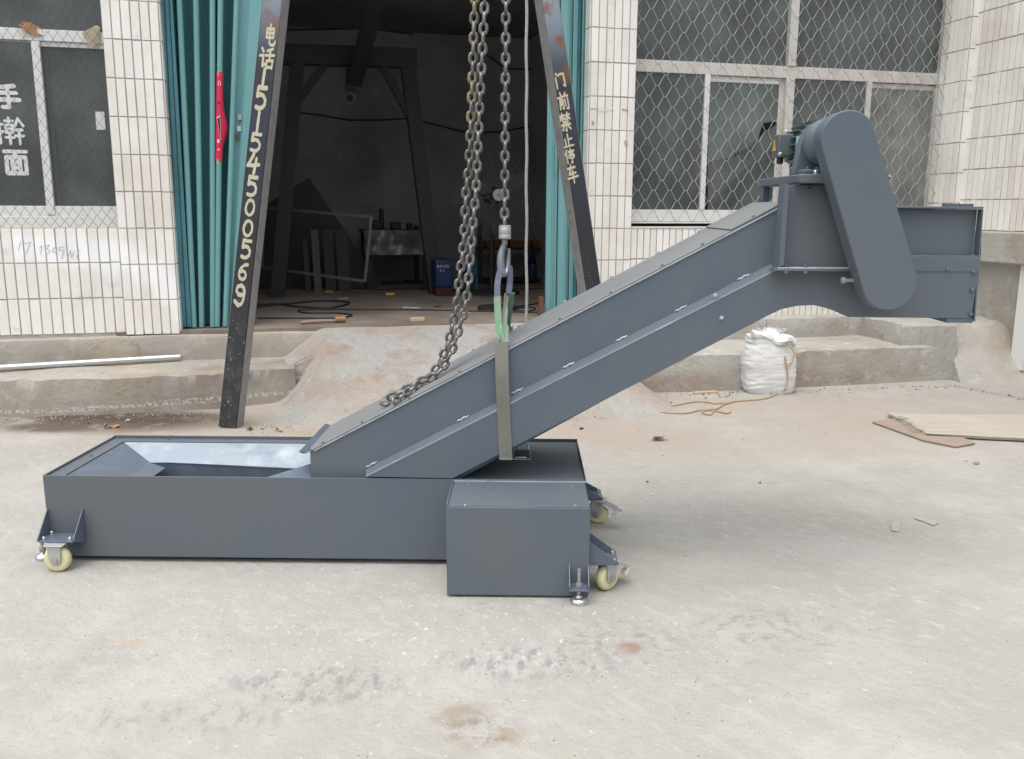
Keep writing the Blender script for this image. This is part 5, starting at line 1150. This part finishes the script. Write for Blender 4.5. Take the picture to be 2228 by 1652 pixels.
# sling: front leg and rear leg, blue sleeve near the hook
t=thing('lifting_sling','worn green webbing sling with blue sleeve looped under the conveyor and over the hook','sling',loc=(0,0,0),rotz=-A)
ux=Vector((1,0,0))
def rib(nm,l,w_,m,side=None,th=.004):
    P_=smoothpath([Vector(p) for p in l],4); n=len(P_)
    if side: S=[Vector(side[0]).lerp(Vector(side[1]),i/(n-1)) for i in range(n)]
    else: S=ux
    mb=MB(); mb.ribbon(P_,w_,th,S); return obj(nm,mb,m,t,sm=True)
ve=vu-.012
rib('blue_sleeve',[MV(1101,600,vh),MV(1090,588,vh-.012),MV(1083,612,vh-.045),MV(1082,645,vh-.075)],.021,'sling_blue',((1,.6,0),(1,-.2,0)),.006)
rib('green_belt',[MV(1082,644,vh-.074),MV(1083,670,vh-.10),MV(1085,705,vh-.14),MV(1091,742,ve+.004)],.024,'sling_green',((1,-.3,0),(1,-.1,0)))
rib('blue_sleeve',[MV(1095,600,vh),MV(1107,578,vh+.01),MV(1110,600,vh-.004),MV(1107,640,vh-.03)],.021,'sling_blue',((.6,1,0),(1,.6,0)),.007)
rib('grey_belt',[MV(1101,640,vh-.03),MV(1098,668,vh-.07),MV(1092,705,vh-.12),MV(1088,742,ve)],.012,'sling_grey',((.4,1,0),(.3,1,0)),.006)
rib('green_belt',[MV(1104,640,vh-.02),MV(1099,675,vh-.08),MV(1096,712,vh-.13),MV(1094,745,ve-.001)],[.010]*4+[.02]*4+[.035]*4+[.044],'sling_green',((1,.4,0),(1,0,0)))
rib('rear_belt',[MV(1110,640,vh-.02),MV(1107,665,vh+.06),MV(1103,690,vh+.13),MV(1101,712,vw+.0)],.034,'sling_green',((1,.7,0),(1,.2,0)))
# down the front face and under
w_=.0455
rib('front_belt',[MV(1091.3,744,ve),MV(1092.5,820,vt-.010),MV(1096,900,vt-.006),MV(1100.5,996,vt-.005)],w_,'sling_grey')
a=MV(1100.5,996,vt-.005)
rib('under_belt',[a,a+Vector((0,.02,-.010)),a+Vector((0,.22,-.008)),a+Vector((0,.46,.006)),a+Vector((0,.485,.05))],w_,'sling_grey')
bq=MV(1103,712,vw)
rib('back_belt',[Vector((a.x,vw+.037,a.z+.045)),Vector((a.x,vw+.036,a.z+.2)),Vector((bq.x,vw+.012,bq.z))],w_,'sling_grey')
#@@CLUTTER
# ================================================================ YARD CLUTTER
# woven bag
bc_=G(1668,852); 
t=thing('woven_sack','full white woven sack with folded-over top, standing against the step','sack',loc=bc_)
mb=MB(); vs=[];fs=[];n=72;rows=44; hgt=.40
wx=.178; wy_=.12
for j in range(rows+1):
    tt=j/rows; prof=(.94+.10*math.sin(PI*min(1,tt*1.1+.05)))*(1-.10*max(0,tt-.75)/.25)
    if tt<.08: prof*=.93+.07*tt/.08
    for i in range(n):
        a=2*PI*i/n; ca,sa=math.cos(a),math.sin(a); e_=.62
        x=wx*prof*math.copysign(abs(ca)**e_,ca); y=wy_*prof*math.copysign(abs(sa)**e_,sa)
        o=nz((x*1,y,tt*.5),9)*.012+nz((x*.4,y*.4,tt*1.6),18)*.008+.006*math.sin(tt*34+9*nz((x*1.5,y,tt*.6),4))*(.25+abs(tt-.45))*(.4+abs(nz((x,y,tt),7)))*1.6+nz((x*1.2,y,tt*2.6),16)*.007+(-.012*max(0,1-abs(tt-.86)/.05))
        x*=1+o*3; y*=1+o*3; vs.append((x+.02*(tt-.5)*-1,y,tt*hgt+ .01*math.sin(a)*0))
for j in range(rows):
    for i in range(n): fs.append((j*n+i,j*n+(i+1)%n,(j+1)*n+(i+1)%n,(j+1)*n+i))
fs.append(tuple(rows*n+i for i in range(n))); fs.append(tuple(range(n-1,-1,-1)))
mb.add(vs,fs); obj('sack_body',mb,'bag',t,sm=True)
mb=MB(); vs=[];fs=[];n=28
for i in range(n+1):
    u=i/n; x=-.15+.30*u; z=.37+.045-.055*u+.012*math.sin(u*9); 
    for k in range(8):
        a=2*PI*k/8; r=.03*(.9+.25*math.sin(u*14+k)); vs.append((x,-.085+r*1.3*math.cos(a)+.015*math.sin(u*7),z+r*math.sin(a)))
for i in range(n):
    for k in range(8): fs.append((8*i+k,8*i+(k+1)%8,8*i+8+(k+1)%8,8*i+8+k))
fs+=[tuple(range(7,-1,-1)),tuple(8*n+k for k in range(8))]; mb.add(vs,fs); obj('folded_rim',mb,'bag',t,sm=True)
mb=MB(); random.seed(5)
for i in range(26):
    x=random.uniform(-.07,.06); z=.40; mb.tube([(x,-.03,z),(x+random.uniform(-.03,.03),-.03+random.uniform(-.02,.02),z+.035),(x+random.uniform(-.05,.05),-.03,z+random.uniform(.03,.065))],.0022,4)
obj('frayed_threads',mb,'bag',t)
mb=MB(); mb.lathe((0,0,.39),(0,0,1),[(0,0),(.085,0),(.07,.03),(.045,.055),(0,.06)],9); 
o=obj('crumpled_neck',mb,'bag',t,sm=True)
def gp(l,z=.004): return smoothpath([tuple(G(x,y,z)) for x,y in l],6)
t=thing('tan_ribbon','frayed tan plastic ribbon trailing from the sack over the yard','ribbon',loc=(0,0,0))
mb=MB(); mb.tube(gp([(1708,848),(1690,858),(1660,868),(1600,873),(1560,878),(1530,874),(1500,876),(1470,882),(1432,888),(1432,896),(1490,899),(1520,893),(1545,890)],.006),.005,6); obj('strand',mb,'tan',t,sm=True)
mb=MB(); mb.tube(gp([(1600,873),(1575,880),(1560,889),(1535,893),(1528,898),(1545,902),(1555,894),(1580,899),(1590,896)],.007),.0055,6); obj('strand',mb,'tan',t,sm=True)
mb=MB(); yb=bc_.y-.13; mb.tube(smoothpath([tuple(atY(x,y,yb)) for x,y in ((1706,745),(1722,758),(1728,772),(1722,790),(1712,798),(1708,775),(1712,800),(1714,830),(1708,848))]+[tuple(G(1708,849,.006))],6),.005,6); obj('strand',mb,'tan',t,sm=True)
# wood stick, scrap bracket
a=G(1510,855,.008); b=G(1560,852,.008); single('wood_stick',MB().bar(a,b,.03,.012),'wood','pale flat wood stick on the ground left of the white sack','wood stick',bev=.002)
for i,(p1,p2) in enumerate((((1545,851),(1565,856)),((1563,858),(1568,864)),((1578,864),(1590,858)))):
    single('twig',MB().bar(G(*p1,.005),G(*p2,.005),.006,.005),('board','steel','steel')[i],'small %s twig between the stick and the sack, %s'%(('brown','grey','grey')[i],('leftmost','middle','rightmost')[i]),'twig')
t=thing('metal_scrap','small folded grey metal scrap lying alone in the yard','scrap',loc=G(1432,948))
o_=G(1432,948)
def rel(px,py,z): return tuple(G(px,py,z)-o_)
mb=MB(); mb.prism([rel(1419,950,.03),rel(1442,950,.03),rel(1430,957,.0),rel(1422,952,.002)],(0,.003,.001)); obj('plate',mb,'steel',t)
mb=MB(); mb.prism([rel(1430,957,.001),rel(1440,955,.003),rel(1450,946,.028),rel(1444,950,.03)],(.002,.002,0)); obj('plate',mb,'steel',t)
# loose boards at the right
def flat(nm,pts,z0,h,m,label,cat,wob=0):
    q=[G(x,y,z0+h) for x,y in pts]; mb=MB(); mb.prism([(a.x,a.y,z0) for a in q],(0,0,h)); return single(nm,mb,m,label,cat,bev=.002)
flat('brown_panel',[(1898,917),(1915,914),(1990,905),(2122,963),(2080,971),(2010,957)],.003,.010,'board_brown','thin brown panel sticking out from under the weathered board','board')
t=thing('weathered_board','large weathered delaminated board lying at the right of the yard','board',loc=(0,0,0))
for i_,(dz,sh) in enumerate(((.014,0),(.020,3.5),(.026,7))):
    l=[(1935-sh,905-sh),(1965+sh*1.5,918),(1985+sh,930),(2010+sh,945-sh*.3),(2080,950-sh*.6),(2150,954-sh*.6),(2330,962-sh*.6),(2330,903),(2100,902),(2000,902-sh*.2)]
    q=[G(x,y,dz) for x,y in l]; mb=MB(); mb.prism([(a.x,a.y,dz-.0055) for a in q],(0,0,.0055)); obj('ply',mb,'board',t,bev=.0015)
random.seed(11)
mb=MB()
for i in range(26):
    u=random.random(); p_=G(1945+u*40,905+u*30,.030); mb.bar(p_,p_+Vector((random.uniform(.02,.07),random.uniform(-.03,.01),random.uniform(-.004,.006))),.004,.002)
obj('splinters',mb,'board',t)
flat('tile_piece',[(1940,1136),(1959,1134),(1957,1155),(1938,1153)],.001,.006,'board','square beige tile piece lying flat in the right of the yard','tile piece')
flat('tile_piece',[(1990,1127),(1996,1124),(2042,1137),(2032,1142)],.001,.006,'board','long beige tile piece lying right of the square one','tile piece')
flat('tile_piece',[(2118,1004),(2131,1004),(2130,1008),(2120,1008)],.001,.008,'board_brown','small brown chip below the weathered board','tile piece')
p=G(100,805,.26)
a=G(-90,806,.257); b=FM@Vector((FL(392,776,-.075).x,-.075,.262)); single('steel_pipe',MB().tube([a,b],.021,18),'chrome','long grey metal pipe lying on the left kerb ledge','pipe',sm=True)
# dry leaves
for i,(px,py,s,r) in enumerate(((236,930,1.0,.4),(548,936,.6,1.2),(612,938,.35,.2),(690,735,.5,2))):
    if i==3: continue
    o=single('dry_leaf',leafmesh(.085*s,.05*s),'leaf',('large curled brown leaf in the wet patch below the kerb','pale brown leaf right of the left steel post foot','tiny leaf by the ramp foot')[i],'leaf',sm=True); o.location=G(px-10,py,.006); o.rotation_euler=(.1,-.1,r)
# wood scraps under the conveyor by the right post
for i,(p1,p2) in enumerate((((1255,884),(1308,893)),((1262,877),(1312,889)),((1280,872),(1305,868)))):
    single('wood_scrap',MB().bar(G(*p1,.012),G(*p2,.012),.02,.014),'wood' if i!=1 else 'board','split wood strip beside the right post foot, %s of three'%('nearest','middle','farthest')[i],'wood scrap',bev=.001)
# small stones and chips
def stone(sz,seed):
    random.seed(seed); mb=MB(); bm=bmesh.new(); bmesh.ops.create_icosphere(bm,subdivisions=1,radius=sz)
    for v in bm.verts: v.co=Vector((v.co.x*random.uniform(.7,1.3),v.co.y*random.uniform(.7,1.3),v.co.z*random.uniform(.35,.7)+sz*.3))
    mb.add([tuple(v.co) for v in bm.verts],[tuple(v.index for v in f.verts) for f in bm.faces]); bm.free(); return mb
for i,(px,py,sz,lb) in enumerate(((1265,934,.014,'dark clod on the pale ground below the conveyor head'),(2102,1004,.01,'small dark pebble below the weathered board'),(70,1246,.008,'pebble'),(278,917,.018,'grey stone at the edge of the wet patch'),(70,1945/1.7235,.01,''))):
    if i in(2,4): continue
    o=single('stone',stone(sz,i),'stain' if i!=0 else 'dark_iron',lb,'stone'); o.location=G(px,py)
random.seed(21)
mb=MB()
for i in range(1700):
    if i<1250: px,py=random.uniform(-60,2300),866+abs(random.gauss(0,1))*75
    else: px,py=random.uniform(-60,2300),random.uniform(900,1650)
    p_=G(px,py); s=random.uniform(.0012,.0042)*(.8 if py>1100 else 1.1)
    if py<880 and px>640 and px<1330: continue
    a=random.random()*PI; dx,dy=math.cos(a)*s,math.sin(a)*s; e=random.uniform(.4,1)
    mb.add([(p_.x-dx,p_.y-dy,0),(p_.x+dy*e,p_.y-dx*e,0),(p_.x+dx,p_.y+dy,0),(p_.x-dy*e,p_.y+dx*e,0),(p_.x,p_.y,s*.8)],[(0,1,4),(1,2,4),(2,3,4),(3,0,4)])
def chips(pa_,pb_,n_,sp,smax=.010):
    for i in range(n_):
        u=random.random(); q=Vector(pa_)+(Vector(pb_)-Vector(pa_))*u; q=q+Vector((random.gauss(0,.02),-abs(random.gauss(0,sp)),0)); s=random.uniform(.002,smax)*random.uniform(.4,1)
        a=random.random()*6.3; P4=[(q.x+math.cos(a+k*1.57)*s*random.uniform(.6,1.3),q.y+math.sin(a+k*1.57)*s*random.uniform(.6,1.3),0) for k in range(4)]
        tz=s*random.uniform(.5,1.1); T4=[(q.x+(x_-q.x)*.6,q.y+(y_-q.y)*.6,tz*random.uniform(.7,1)) for x_,y_,_ in P4]
        mb.add(P4+T4,[(4,5,6,7),(0,1,5,4),(1,2,6,5),(2,3,7,6),(3,0,4,7)])
for a_,b_,n_,sp in (((-60,908),(470,892),260,.10),((560,925),(900,935),320,.13),((1240,905),(1450,862),260,.12),((1330,860),(2070,838),420,.08),((2070,838),(2230,868),200,.06)): chips(G(*a_),G(*b_),n_,sp)
me=mb.mesh('grit'); 
for m_ in ('dark_iron','stain','board','board_brown'): me.materials.append(M[m_])
for i_,p_ in enumerate(me.polygons): p_.material_index=(0,1,1,2,0,1,1,3)[(i_//5)%8]
o=obj('grit',me,None); tag(o,'fine grit and chips scattered over the yard concrete','grit',kind='stuff')
# repeats of a kind share one group phrase
GR={'steel_post':'leaning steel gantry posts','folding_door':'folding doors of the doorway','tiled_pier':'tiled piers of the front','tiled_wall':'tiled walls of the front','window':'windows of the front',
 'window_grille':'window security grilles','yellow_jar':'yellow jars on the inner sill','wall_wire':'wires on the back wall','plate_offcut':'plate offcuts leaning in the workshop','machine_part':'machine parts on the work table',
 'storage_crate':'crates on the storage shelf','cable':'cables on the workshop floor','welding_rod':'rods on the workshop floor','tape_measure':'small tools on the workshop floor','twig':'twigs by the sack','tile_piece':'loose tile pieces in the yard',
 'dry_leaf':'dry brown leaves','wood_scrap':'wood strips beside the right post','stone':'stones and clods in the yard'}
for o in bpy.data.objects:
    b=o.name.split('.')[0]
    if o.parent is None and b in GR and 'category' in o: o['group']=GR[b]
